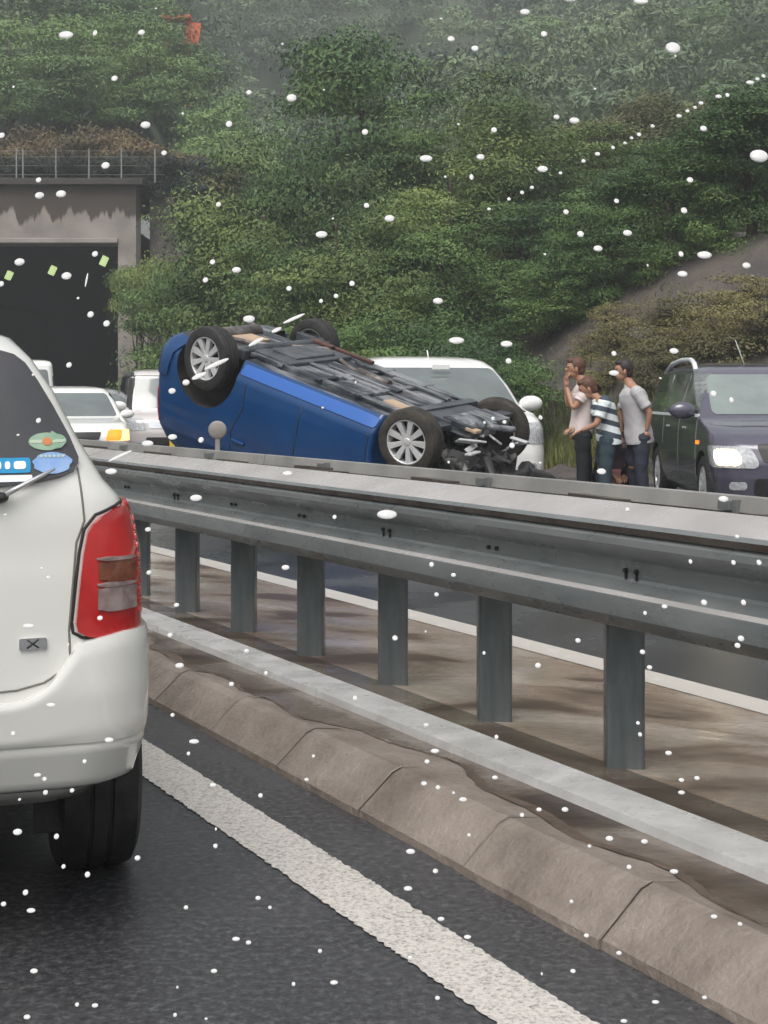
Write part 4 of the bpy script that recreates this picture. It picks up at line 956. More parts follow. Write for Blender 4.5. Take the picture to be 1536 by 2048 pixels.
# ------------------------------------------------------------------ people
def skin(name, nodes, edges, m, parent, root=0, sub=2, cloth=0):
    me=bpy.data.meshes.new(name); me.from_pydata([n[0] for n in nodes], edges, []); o=link(name,me)
    me.skin_vertices.new() if hasattr(me.skin_vertices,'new') and not len(me.skin_vertices) else None
    md=o.modifiers.new('s','SKIN'); md.use_smooth_shade=True
    if not len(me.skin_vertices):
        bpy.context.view_layer.objects.active=o
        bpy.ops.object.mode_set(mode='EDIT'); bpy.ops.object.mode_set(mode='OBJECT')
    for i,n in enumerate(nodes):
        r=n[1]; me.skin_vertices[0].data[i].radius = r if isinstance(r,tuple) else (r,r)
        me.skin_vertices[0].data[i].use_root = (i==root)
    sb=o.modifiers.new('u','SUBSURF'); sb.levels=sub; sb.render_levels=sub
    dg=bpy.context.evaluated_depsgraph_get(); dg.update()
    nm=bpy.data.meshes.new_from_object(o.evaluated_get(dg)); nm.materials.clear(); nm.materials.append(m)
    nm.polygons.foreach_set('use_smooth',[True]*len(nm.polygons))
    bpy.data.objects.remove(o); bpy.data.meshes.remove(me)
    nm.name=name; return link(name,nm,parent)
def join_into(o, parts):
    bm=bmesh.new(); bm.from_mesh(o.data)
    for p in parts: bm.from_mesh(p.data)
    bm.to_mesh(o.data); bm.free()
    for p in parts: bpy.data.objects.remove(p)
def hand_nodes(w, d, curl, palmn):
    """fingers as short chains: w wrist, d direction, palmn palm normal"""
    d=d.normalized(); palmn=(palmn-d*palmn.dot(d)).normalized(); sd=d.cross(palmn)
    nodes=[];edges=[]
    nodes.append((w,.022)); nodes.append((w+d*.045,(.034,.017))); nodes.append((w+d*.085,(.038,.014))); edges+=[(0,1),(1,2)]
    for i,(off,ln) in enumerate(((-.030,.062),(-.010,.074),(.010,.078),(.029,.068))):
        b=len(nodes); p=w+d*.09+sd*off; nodes.append((p,.0095)); dd=(d+palmn*curl*.4).normalized(); p2=p+dd*ln*.5; nodes.append((p2,.009)); dd=(d+palmn*curl*1.4).normalized(); nodes.append((p2+dd*ln*.5,.008))
        edges+=[(2,b),(b,b+1),(b+1,b+2)]
    b=len(nodes); nodes.append((w+d*.04+sd*.035,.012)); nodes.append((w+d*.075+sd*.058+palmn*.015,.010)); nodes.append((w+d*.10+sd*.062+palmn*.03,.009)); edges+=[(1,b),(b,b+1),(b+1,b+2)]
    return nodes,edges
def V3(*a): return Vector(a)
def person(name,label,loc,J,shirt,trousers,hair,group='people standing beside the crash',face=V3(-1,0,0),hair_short=True,sleeve=.55,long_shirt=.0,bulk=1.,waist=1.0,size=1.,bare=None):
    t=thing(name,label,'person',loc,0,group); t.scale=(size,)*3
    H,N,C,S,Pv=J['head'],J['neck'],J['chest'],J['spine'],J['pelvis']
    nodes=[(Pv,(.125,.14)),(S,(.115,.135)),(C,(.125,.15)),(N,.052),(H-(H-N)*.35,.062)]; edges=[(0,1),(1,2),(2,3),(3,4)]
    for k in 'lr':
        sh,el,wr=J['sh'+k],J['el'+k],J['wr'+k]; b=len(nodes)
        nodes+=[(sh,.055),(el,.038),(wr,.024)]; edges+=[(2,b),(b,b+1),(b+1,b+2)]
        hp,kn,an,to=J['hip'+k],J['kn'+k],J['an'+k],J['to'+k]; b=len(nodes)
        nodes+=[(hp,.085),(kn,.055),(an,.038),(to,.036)]; edges+=[(0,b),(b,b+1),(b+1,b+2),(b+2,b+3)]
    body=skin('body',nodes,edges,M['skin'],t)
    extra=[]
    f=face.normalized(); up=J.get('headup',V3(0,0,1)); sd=f.cross(up).normalized(); up=sd.cross(f).normalized()
    T=Matrix(((f.x,sd.x,up.x,H.x),(f.y,sd.y,up.y,H.y),(f.z,sd.z,up.z,H.z),(0,0,0,1)))
    mb=MB(); mb.ell((0,0,.015),(.095,.075,.105),T=T); mb.ell((.025,0,-.055),(.065,.055,.055),T=T); mb.ell((.098,0,-.012),(.018,.013,.022),T=T)
    for q in (1,-1): mb.ell((-.005,q*.077,-.01),(.018,.010,.030),T=T); mb.ell((.075,q*.03,.03),(.016,.022,.008),T=T)
    mb.ell((.083,0,-.055),(.014,.026,.009),T=T)
    extra.append(mb.build('headm',M['skin']))
    for k in 'lr':
        d=(J['wr'+k]-J['el'+k]); hn,he=hand_nodes(J['wr'+k],J.get('hd'+k,d),.9,J.get('pn'+k,V3(-1,0,0)))
        extra.append(skin('hm',hn,he,M['skin'],None,sub=1))
    join_into(body,extra)
    mb=MB()
    for q in (1,-1): mb.ell((.088,q*.032,.014),(.008,.012,.006),T=T,u=8,v=6)
    mb.build('eyes',M['eye'],t)
    mb=MB(); mb.ell((-.020,0,.035),(.098,.084,.105),T=T); mb.ell((-.055,0,-.01),(.058,.070,.085),T=T)
    mb.ell((.045,0,.088),(.05,.06,.036),T=T)
    mb.build('hair',hair,t)
    # shirt: lofted torso with sleeves
    d=(Pv-S).normalized()
    garment('shirt',[(Pv+d*long_shirt,.135*bulk,.178),(Pv+d*(long_shirt-.01),.138*bulk,.182),(Pv,.140*bulk,.180),(S,.130*bulk,.172),(C,.140*bulk,.192),(C*.55+N*.45,.120*bulk,.185),(C*.25+N*.75,.078,.10),(N,.060,.064)],
        [[(J['sh'+k]+V3(0,0,.0),.074),(J['sh'+k]*.5+J['el'+k]*.5,.068)]+([(J['sh'+k]*(1-sleeve)+J['el'+k]*sleeve,.064)] if sleeve<=1 else [(J['el'+k],.060),(J['el'+k]*.2+J['wr'+k]*.8,.045)]) for k in 'lr'],shirt,t)
    garment('trousers',[(Pv+V3(0,0,-.12),.115,.165),(Pv,.130,.172),(Pv*.7+S*.3,.122,.165),(Pv*.5+S*.5,.118,.160)],
        [[(J['hip'+k],.100),(J['hip'+k]*.5+J['kn'+k]*.5,.088),(J['kn'+k],.074),(J['kn'+k]*.4+J['an'+k]*.6,.066),(J['an'+k]+V3(0,0,-.02),.062)] for k in 'lr'],trousers,t)
    for k in 'lr':
        a,b_=J['an'+k],J['to'+k]; dr=(b_-a); dr.z=0; dr.normalize()
        mb=MB(); mb.tube([a+V3(0,0,-.055)-dr*.06, a+V3(0,0,-.05)+dr*.02, a+V3(0,0,-.06)+dr*.12, a+V3(0,0,-.068)+dr*.20],[.038,.05,.044,.028],10)
        mb.build('shoe',M['shoe'],t)
    return t
def garment(name,rings,limbs,m,parent):
    """one closed elliptical loft for the trunk, tapering tubes for the limbs"""
    mb=MB(); pts=[]
    def cat(a,b,c,d,t): return (b*2+(c-a)*t+(a*2-b*5+c*4-d)*t*t+(b*3-a-c*3+d)*t*t*t)*.5
    n=len(rings); P_=[Vector((*r_[0],))for r_ in rings]; Rr=[Vector((r_[1],r_[2],0)) for r_ in rings]
    rr=random.Random(len(name)+int(P_[0].x*100)); rows=[]
    for i in range(n-1):
        for q in range(4):
            t=q/4; g=lambda A: cat(A[max(i-1,0)],A[i],A[i+1],A[min(i+2,n-1)],t); pts.append((g(P_),g(Rr)))
    pts.append((P_[-1],Rr[-1]))
    for i,(p,q) in enumerate(pts):
        dv=(pts[min(i+1,len(pts)-1)][0]-pts[max(i-1,0)][0]).normalized(); sd=Vector((0,1,0)); fr=sd.cross(dv).normalized(); w=1+.02*math.sin(i*1.7)
        rows.append([p+fr*math.cos(a)*q.x*w*(1+.035*math.sin(5*a+i*.6))+sd*math.sin(a)*q.y for a in [2*math.pi*k/24 for k in range(24)]])
    mb.grid(rows,close=True); mb.add(rows[0],[tuple(range(24))],0,True); mb.add(rows[-1],[tuple(range(23,-1,-1))],0,True)
    for L_ in limbs:
        ps=[];rs=[]
        for (a,ra),(b,rb) in zip(L_,L_[1:]):
            for q in range(4): ps.append(a+(b-a)*q/4); rs.append((ra+(rb-ra)*q/4)*(1+.05*math.sin(len(ps)*1.9)))
        ps.append(L_[-1][0]); rs.append(L_[-1][1])
        mb.ell(tuple(L_[0][0]),(L_[0][1]*1.03,)*3); mb.tube(ps,rs,14)
    return mb.build(name,m,parent)
def J(**k): return {a:Vector(b) for a,b in k.items()}
# man 1: hands raised to his face, faces left
x0=W(1160,790,17.1).x
person('person','man in pale pinkish shirt and black trousers, both hands raised to his face',(x0,17.1,0),
  J(head=(-.055,.0,1.60),neck=(.02,0,1.47),chest=(.055,0,1.30),spine=(.035,0,1.08),pelvis=(.02,0,.92),
    shl=(.035,.16,1.37),ell=(-.12,.17,1.17),wrl=(-.15,.06,1.42),shr=(.065,-.17,1.37),elr=(-.10,-.20,1.14),wrr=(-.16,-.07,1.39),
    hdl=(-.01,-.04,.2),hdr=(.0,.03,.2),pnl=(1,0,.1),pnr=(1,0,.1),
    hipl=(.03,.09,.86),knl=(.08,.10,.48),anl=(.13,.12,.09),tol=(.0,.13,.04),hipr=(.02,-.09,.86),knr=(.02,-.10,.48),anr=(.02,-.11,.09),tor=(-.12,-.12,.04)),
  M['shirt_white'],M['trousers_black'],M['brown_hair'],sleeve=.62,long_shirt=.06)
# man 2: striped shirt, leaning forward
x0=W(1205,790,16.9).x
person('person','stooping man in a navy and white striped shirt between the two taller men',(x0,16.9,0),
  J(head=(-.17,.0,1.37),neck=(-.07,0,1.27),chest=(.0,0,1.15),spine=(.055,0,.97),pelvis=(.07,0,.84),headup=(-.25,0,1),
    shl=(-.02,.17,1.22),ell=(-.15,.20,.98),wrl=(-.30,.12,.93),shr=(.0,-.17,1.22),elr=(-.10,-.22,.97),wrr=(-.26,-.14,.90),
    pnl=(0,0,-1),pnr=(0,0,-1),
    hipl=(.06,.09,.79),knl=(.0,.11,.46),anl=(.06,.12,.09),tol=(-.08,.13,.04),hipr=(.05,-.09,.79),knr=(.02,-.10,.46),anr=(.0,-.11,.09),tor=(-.14,-.12,.04)),
  M['shirt_striped'],M['trousers_teal'],M['brown_hair'],face=V3(-1,0,-.35),sleeve=.7,long_shirt=.10)
# man 3: grey shirt, hand in back pocket
x0=W(1270,790,16.8).x
person('person','black haired man in a long pale grey shirt and navy trousers, one arm behind him',(x0,16.8,0),
  J(head=(-.13,.0,1.57),neck=(-.065,0,1.43),chest=(-.02,0,1.26),spine=(.02,0,1.04),pelvis=(.04,0,.88),headup=(-.1,0,1),
    shl=(-.05,.16,1.33),ell=(-.13,.20,1.08),wrl=(-.14,.14,.85),shr=(-.01,-.17,1.33),elr=(.13,-.21,1.10),wrr=(.10,-.17,.90),
    pnl=(1,0,0),pnr=(0,1,0),
    hipl=(.03,.09,.83),knl=(-.01,.10,.47),anl=(.06,.12,.09),tol=(-.08,.13,.04),hipr=(.06,-.09,.83),knr=(.05,-.10,.47),anr=(.10,-.11,.09),tor=(-.04,-.12,.04)),
  M['shirt_grey'],M['trousers_navy'],M['hair'],sleeve=.75,long_shirt=.12,bulk=1.12)
# crouching person
x0=W(1231,790,17.3).x
cp=person('person','crouching person in mauve and pink top behind the legs of the standing men',(x0,17.35,0),
  J(head=(.06,-.02,.80),neck=(.04,-.02,.70),chest=(.0,0,.60),spine=(-.03,0,.45),pelvis=(-.04,.0,.30),headup=(.1,-.2,1),
    shl=(.10,.06,.62),ell=(.17,-.02,.42),wrl=(.10,-.16,.36),shr=(-.12,-.05,.62),elr=(-.17,-.14,.42),wrr=(-.08,-.24,.36),
    pnl=(0,0,-1),pnr=(0,0,-1),
    hipl=(.06,.0,.27),knl=(.16,-.26,.42),anl=(.10,-.10,.09),tol=(.13,-.24,.04),hipr=(-.13,-.0,.27),knr=(-.18,-.27,.42),anr=(-.14,-.10,.09),tor=(-.15,-.24,.04)),
  M['top_mauve'],M['trousers_black'],M['brown_hair'],face=V3(-.3,-1,-.5),sleeve=1.2,long_shirt=-.08,size=1.13)
garment('pink_hem',[(V3(-.04,.0,.24),.165,.185),(V3(-.038,.0,.32),.168,.19),(V3(-.035,.0,.40),.160,.185)],[],M['pink_cloth'],cp)

# ------------------------------------------------------------------ tunnel portal
PY=50.0
tp=thing('tunnel_portal','stained grey concrete tunnel portal with a dark mouth behind the queued cars','tunnel portal',(0,PY,0))
xR=W(236,790,PY).x; zO=W(0,487,PY).z; zT=W(0,371,PY).z; xP=W(272,790,PY).x
mb=MB()
def wallbox(x0,x1,z0,z1,y0=0,y1=1.0): mb.box(((x0+x1)/2,(y0+y1)/2,(z0+z1)/2),(x1-x0,y1-y0,z1-z0))
wallbox(-60,xP,zO,zT); wallbox(xR,xP,-.2,zO-.001); wallbox(-24.6,-21.6,-.2,zO-.001); wallbox(-60,-37,-.2,zO-.001)
mb.build('portal_wall',M['portal'],tp)
mb=MB(); mb.box(((-60+xR)/2,-.06,zO+.09),(60+xR,.14,.16)); mb.build('lintel_edge',M['concrete'],tp,bevel=.02)
mb=MB(); wallbox(-60,xP+.25,zT,zT+.22,-.25,1.0); mb.build('coping',mat('dark_wet_coping',(.035,.032,.030),.7,col2=(.06,.055,.05),scale=1.5),tp,bevel=.02)
# wing wall to the right
x2=W(262,790,PY-.3).x; x3=W(345,790,PY-.3).x; zs=W(0,655,PY).z
mb=MB(); wallbox(xP,xP+1.7,-.2,W(0,560,PY).z,.25,1.0); mb.build('wing_wall',M['concrete'],tp)
# recess beside the wall and a capped block
mb=MB(); wallbox(W(298,0,PY-2).x,W(350,0,PY-2).x,-.2,W(0,655,PY-2).z,-2.2,.2); wallbox(W(262,0,PY-2).x,W(299,0,PY-2).x,-.2,W(0,628,PY-2).z,-.5,.2)
mb.build('buttress',M['concrete'],tp)
mb=MB(); wallbox(W(294,0,PY-2).x,W(356,0,PY-2).x,W(0,655,PY-2).z,W(0,640,PY-2).z,-2.35,.24); mb.build('buttress_cap',M['concrete'],tp,bevel=.02)
# linings
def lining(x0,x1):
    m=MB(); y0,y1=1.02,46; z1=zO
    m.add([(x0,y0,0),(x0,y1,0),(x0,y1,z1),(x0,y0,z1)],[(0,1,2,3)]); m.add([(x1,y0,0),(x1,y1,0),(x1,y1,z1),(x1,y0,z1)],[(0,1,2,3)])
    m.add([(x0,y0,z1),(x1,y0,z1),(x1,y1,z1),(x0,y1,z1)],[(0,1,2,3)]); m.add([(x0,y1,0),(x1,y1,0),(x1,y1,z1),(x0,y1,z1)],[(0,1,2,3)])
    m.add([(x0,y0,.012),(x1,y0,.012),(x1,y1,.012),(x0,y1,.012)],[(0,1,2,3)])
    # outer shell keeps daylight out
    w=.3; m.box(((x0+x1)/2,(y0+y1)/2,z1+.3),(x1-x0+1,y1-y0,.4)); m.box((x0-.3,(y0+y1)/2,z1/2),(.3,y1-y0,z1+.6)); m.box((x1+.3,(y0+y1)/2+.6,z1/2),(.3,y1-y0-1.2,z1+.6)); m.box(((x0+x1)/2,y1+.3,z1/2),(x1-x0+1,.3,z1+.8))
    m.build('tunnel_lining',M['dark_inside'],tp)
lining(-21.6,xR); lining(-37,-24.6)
for (px,py,Z) in ((208,522,54),(105,541,58),(18,551,61)):
    p=W(px,py,Z); T=Matrix.Translation((p.x,p.y-PY,p.z))@Matrix.Rotation(R(25),4,'Y')
    MB().box((0,0,0),(.16,.5,.36),T=T).build('tunnel_lamp',M['lamp_green'],tp,bevel=.03)
# fence on top
fp=thing('fence','thin pale posts of the wire fence along the top of the tunnel portal','fence',(0,PY+.6,zT+.2))
for x in (33,46,112,178,243,310,-30,-95,-160,-225):
    X=W(x,0,PY+.6).x; MB().box((X,0,.55),(.05,.05,1.15)).build('post',M['fence_post'],fp,bevel=.01)
mb=MB()
for z in (.25,.55,.85,1.05): mb.tube([(-40,0,z),(W(330,0,PY+.6).x,0,z)],.008,5)
mb.build('wire',M['delineator_grey'],fp)
# pale marker pole on the bank, pole on the hill
p=W(1203,570,33.0); mp=thing('marker_pole','thin pale marker pole standing among the trees on the bank','pole',(p.x,p.y,float(terrain_h(np.array(p.x),np.array(p.y)))-.1))
h_=W(0,495,33.0).z-mp.location.z; mb=MB(); mb.tube([(0,0,0),(-.06,0,h_)],.05,10); mb.build('shaft',M['pale_post'],mp)
mb=MB(); mb.box((-.06,0,h_),(.22,.06,.25)); mb.build('plate',M['pale_post'],mp,bevel=.01)
# orange red structure on the hill
p=W(354,58,77)
rs=thing('hill_gantry','small orange red steel gantry among the trees high on the left hill','gantry',(p.x,p.y,p.z-4.5)); rs.scale=(.75,.75,.75)
mb=MB(); mb.box((0,0,6.7),(2.0,1.3,.26)); mb.build('roof_beam',M['orange_red'],rs,bevel=.02)
mb=MB(); mb.box((.75,0,3.2),(.26,.26,6.8)); mb.box((-.75,0,3.2),(.2,.2,6.8)); mb.build('column',M['orange_red'],rs)
mb=MB(); mb.box((.28,-.2,5.75),(1.0,.08,1.5),T=Matrix.Rotation(R(8),4,'Y')); mb.tube([(-.7,0,5),(.7,0,6.5)],.09,8); mb.build('panel',M['orange_red'],rs)
p=W(137,15,96); up=thing('utility_pole','slim pale pole rising from the trees at the top left','pole',(p.x,p.y,p.z-9)); mb=MB(); mb.tube([(0,0,0),(0,0,12)],.10,8); mb.build('shaft',M['pale_post'],up); MB().box((0,0,10.6),(1.4,.1,.1)).build('crossarm',M['pale_post'],up)

# ------------------------------------------------------------------ vegetation
def leaves(rng, C, Rr, n, size, flat=.5, clump_bias=.75):
    """C centres (k,3), Rr radii (k,3): n leaves per clump, on its shell; returns V,Q"""
    k=len(C); d=rng.randn(k,n,3); d[...,2]=np.abs(d[...,2])*1.0-.35*np.abs(rng.randn(k,n)); d/=np.linalg.norm(d,axis=-1,keepdims=True)
    rad=(clump_bias+(1-clump_bias)*rng.rand(k,n,1))*(1+.18*rng.randn(k,n,1))
    Pp=(C[:,None,:]+d*rad*Rr[:,None,:]).reshape(-1,3)
    nrm=d.reshape(-1,3)*.9+rng.randn(k*n,3)*.30+np.array([0,0,.25]); nrm/=np.linalg.norm(nrm,axis=1,keepdims=True)
    a=np.cross(nrm,rng.randn(k*n,3)); a/=np.linalg.norm(a,axis=1,keepdims=True); b=np.cross(nrm,a)
    sz=size*(.6+.8*rng.rand(k*n,1)); L_=a*sz; Wd=b*sz*.42
    droop=nrm*sz*-.18
    V=np.stack([Pp-L_*.5, Pp+Wd*.5+droop*0, Pp+L_*.5+droop, Pp-Wd*.5],1).reshape(-1,3)
    Q=np.arange(len(V)).reshape(-1,4); return V,Q
def crown_clumps(rng, W_, H_, z0, k, cr, lumps=6):
    """clump centres spread through an uneven crown made of several lobes"""
    C=[];Rr=[]
    lob=[(np.array([0,0,z0+H_*.55]),np.array([W_*.62,W_*.62,H_*.47]))]
    for i in range(lumps):
        a=rng.rand()*6.28; h=rng.rand(); q=(1-abs(h-.35)*.9)
        lob.append((np.array([math.cos(a)*W_*.55*q, math.sin(a)*W_*.55*q, z0+H_*(.18+.62*h)]), np.array([W_*.40,W_*.40,H_*.20])*(0.8+.5*rng.rand())))
    for i in range(k):
        c,r=lob[rng.randint(len(lob))]; d=rng.randn(3); d/=np.linalg.norm(d); q=(.55+.5*rng.rand()); p=c+d*r*q
        C.append(p); s=cr*(.6+.8*rng.rand()); Rr.append([s,s,s*(.42+.25*rng.rand())])
    return np.array(C),np.array(Rr)
def trunk_mb(rng,H_,W_,C,r0=.16,nb=9):
    mb=MB(); pts=[(0,0,-.6)]; x=y=0
    for i in range(1,7): x+=rng.randn()*.10; y+=rng.randn()*.10; pts.append((x,y,H_*.85*i/6))
    mb.tube(pts,[r0*(1.25-.95*i/6) for i in range(7)],8)
    idx=rng.choice(len(C),min(nb,len(C)),replace=False)
    for j in idx:
        i=rng.randint(1,5); a=Vector(pts[i]); e=Vector(C[j]); m=(a+e)/2+Vector((rng.randn()*.2,rng.randn()*.2,.15)); rr=r0*.5*(1.1-i/7)
        mb.tube([a,m,e],[rr,rr*.6,rr*.2],6)
    return mb
def make_tree(seed,W_,H_,z0,k,cr,nl,leaf,lm,tm='trunk',lumps=6):
    rng=np.random.RandomState(seed); C,Rr=crown_clumps(rng,W_,H_-z0,z0,k,cr,lumps)
    V,Q=leaves(rng,C,Rr,nl,leaf); cr_=np_mesh('crown',V,Q,M[lm]); tr=trunk_mb(rng,H_,W_,C).build('trunk',M[tm])
    return cr_,tr
protos={}
def proto(key,*a,**k):
    if key not in protos:
        c,t=make_tree(*a,**k); protos[key]=(c.data,t.data); bpy.data.objects.remove(c); bpy.data.objects.remove(t)
    return protos[key]
def place_tree(kind,name,label,cat,loc,rz,sc,group,mats=None):
    cd,td=protos[kind]; t=thing(name,label,cat,loc,rz,group); t.scale=sc if isinstance(sc,tuple) else (sc,)*3
    link('crown',cd,t); link('trunk',td,t)
    return t
proto('a',11,3.4,9.0,.9,110,.95,290,.13,'leaf_dark')
proto('b',12,3.6,8.0,.5,110,.95,290,.13,'leaf_mid')
proto('c',13,3.6,7.5,.5,110,.95,290,.13,'leaf_olive',tm='trunk_pale')
proto('d',14,2.6,5.0,.2,70,.75,300,.11,'leaf_dark')
proto('k',16,3.0,6.0,2.9,70,.75,300,.115,'leaf_mid')
proto('e',15,3.0,8.5,.8,100,.95,290,.13,'leaf_dark',lumps=9)
def th(X,Y): return float(terrain_h(np.array(float(X)),np.array(float(Y))))
GR='trees crowding the bank behind the crash'
near=[ # kind, x, ytop, Z, proto height, label
 ('e',722,10,39,8.5,1.45,'tallest dark green tree, its top standing clear against the misty hill'),
 ('a',600,190,37,9.0,1.05,'dark green tree just left of the tallest one, above the upturned rear wheels'),
 ('b',500,300,35,8.0,1.1,'mid green tree overhanging the blue car, left of the tall dark trees'),
 ('a',420,385,37,9.0,.95,'dark green tree spreading beside the tunnel portal wall'),
 ('k',290,470,46,6.0,.6,'small dark tree covering the right edge of the tunnel mouth'),
 ('a',850,170,38,9.0,1.05,'dark reddish green tree right of the tallest one, above the white minivan'),
 ('b',1010,140,37,8.0,1.15,'broad yellow green tree with a rounded top, above the right half of the minivan'),
 ('b',700,330,32,8.0,.95,'mid green tree with low boughs directly above the blue car underside'),
 ('a',880,370,31,9.0,.85,'dark green tree with drooping boughs directly behind the white minivan'),
 ('e',1060,380,33,8.5,.9,'dark tree over the gap between the minivan and the standing people'),
 ('b',1190,250,38,8.0,1.0,'mid green tree high on the bank above the standing people'),
 ('c',1350,160,41,7.5,1.1,'olive green round crowned tree near the top right of the bank'),
 ('c',1490,260,38,7.5,1.1,'olive brown tree at the far right above the bare slope'),
 ('c',1290,330,36,7.5,.8,'low olive tree just above the bare grey slope, left of the rightmost tree'),
 ('a',1130,430,34,9.0,.6,'dark tree at the left end of the bare grey slope'),
 ('e',560,480,33,8.5,.7,'dark green tree low behind the rear wheels of the blue car'),
 ('b',470,560,36,8.0,.55,'small mid green tree between the portal wall and the blue car'),
 ('c',1590,200,40,7.5,1.1,'olive tree cut by the right edge of the picture'),
 ('a',1420,385,34,9.0,.55,'dark low tree leaning over the top of the bare slope at the right'),

 ('k',330,455,44,6.0,.85,'tree whose boughs hang over the capped concrete block beside the portal'),
 ('b',930,250,35,8.0,1.0,'mid green tree between the tallest tree and the yellow green one'),
 ('e',1240,340,33.5,8.5,.8,'dark green tree below the olive crowns, above the man in the grey shirt'),
 ('b',780,430,31,8.0,.8,'mid green tree whose boughs hang over the far rear wheel'),
 ('c',1110,220,40,7.5,1.1,'olive tree behind the yellow green one'),
]
for i,(k,x,yt,Z,ph,ws,lab) in enumerate(near):
    X=W(x,0,Z).x; zt=W(0,yt,Z).z; zb=th(X,Z); h=zt-zb; s=h/(ph*1.06)
    if k=='d' : pass
    place_tree(k,'broadleaf_tree',lab,'tree',(X,Z,zb),i*1.9,(ws*.74,ws*.74,s),GR)
# low dark trees along the upper edge of the bare slope
def on_bank(x,y):
    Z=18.
    while Z<45:
        q=W(x,y,Z)
        if th(q.x,q.y)>=q.z: return q
        Z+=.1
    return W(x,y,33)
for i,(x,y,sc_2,lab) in enumerate([(1075,735,.55,'low dark bush at the bottom left end of the bare slope'),(1140,695,.6,'low dark bush on the upper edge of the slope, right of the minivan'),(1205,655,.65,'low dark bush on the upper edge of the slope, under the marker pole'),(1275,610,.65,'low dark bush in the middle of the slope edge'),(1345,575,.7,'low dark bush on the slope edge above the roof rail of the people carrier'),(1415,540,.7,'low dark bush on the slope edge, second from the right side'),(1490,505,.75,'low dark bush on the slope edge at the right side'),(1560,470,.75,'low dark bush on the slope edge cut by the right border')]):
    q=on_bank(x,y); place_tree('d' if i%3 else 'a','slope_bush',lab,'bush',(q.x+.3,q.y+.9,th(q.x+.3,q.y+.9)-.3),i*2.9,(sc_2*.8,sc_2*.8,sc_2*(.8 if i%3 else .5)),'dark bushes along the top of the bare slope')
# low bushes in front of the trees
GB='bushes at the foot of the trees'
for i,(x,yt,Z,w,k,lab) in enumerate([(930,635,26.5,.62,'d','bright green bush just above the minivan roof, right half'),(800,600,29,.75,'d','dark bush above the left end of the minivan roof'),(1010,690,25.5,.45,'d','small bush right of the minivan roof'),
   (640,640,31,.7,'d','dark bush behind the far rear wheel of the blue car'),(500,680,34,.6,'d','dark bush behind the upturned rear axle'),(710,560,33,.9,'d','leafy bush above the far rear wheel'),(425,590,39,.7,'d','bush directly behind the upturned near rear wheel')]):
    X=W(x,0,Z).x; zt=W(0,yt,Z).z; zb=th(X,Z); s=max(.35,(zt-zb)/5.0)
    place_tree(k,'bush',lab,'bush',(X,Z,zb),i*2.3,(w,w,s),GB)
proto('s',21,1.3,1.7,.0,36,.45,170,.085,'leaf_ochre',lumps=4); proto('t',22,1.6,2.2,.0,40,.55,200,.13,'leaf_brown',lumps=4); proto('h',23,1.6,1.5,.0,36,.5,160,.15,'hedge',lumps=5); proto('g',24,1.0,1.3,.0,30,.4,85,.13,'leaf_mid',lumps=4)
GS='dry shrubs on the bank'
for i,(x,y,w,h,k,lab) in enumerate([(1180,720,.8,.75,'s','ochre shrub on the bank directly above the head of the man raising his hands'),(1255,715,1.0,1.0,'s','ochre shrub on the bank above the head of the man in the grey shirt'),(1320,740,1.0,1.1,'s','ochre shrub on the bank just left of the people carrier roof'),(1395,715,1.1,1.2,'s','ochre shrub on the bank above the people carrier roof rail'),(1470,720,1.1,1.2,'s','ochre shrub behind the aerial of the people carrier'),(1550,700,1.1,1.2,'s','ochre shrub at the right edge above the people carrier'),
  (1215,770,.9,.8,'s','ochre shrub between the heads of the two taller standing men'),(1425,655,1.1,.9,'s','ochre shrub in the upper row, above the roof of the people carrier'),(1240,660,.9,.8,'s','smaller ochre shrub higher on the bank above the standing men'),(1350,650,.9,.8,'s','ochre shrub in the upper row, above the back of the people carrier'),(1470,620,1.0,.9,'s','ochre shrub highest on the bank at the right'),(1290,830,.8,.9,'s','ochre shrub beside the rear of the people carrier'),(1325,790,.8,1.0,'s','ochre shrub right behind the people carrier tail'),(1095,900,.5,.4,'g','low green shrub between the minivan and the men'),(1120,800,.5,.4,'s','low ochre shrub on the slope left of the standing men')]):
    q=on_bank(x,y); place_tree(k,'shrub',lab,'shrub',(q.x,q.y,q.z-.15),i*1.7,(w*.62,w*.62,h*.50),GS)
GP='shrubs growing on top of the tunnel portal'
r_=random.Random(4)
for i in range(15):
    x=-60+34*i; Z=53.5+r_.uniform(0,2.2); X=W(x,0,Z).x; zb=max(th(X,Z),8.0)
    place_tree('t','portal_shrub','brown and ochre shrub growing on the slope above the tunnel portal','shrub',(X,Z,zb-.1),i*2.1,(1.1,1.0,r_.uniform(.85,1.25)),GP)
for i in range(13):
    x=-70+36*i; Z=51.9; X=W(x,0,Z).x
    place_tree('h','dark_hedge','dark leafy hedge plant behind the fence on the portal','hedge',(X,Z,8.1),i*1.3,(1.05,.5,.9),'hedge behind the portal fence')
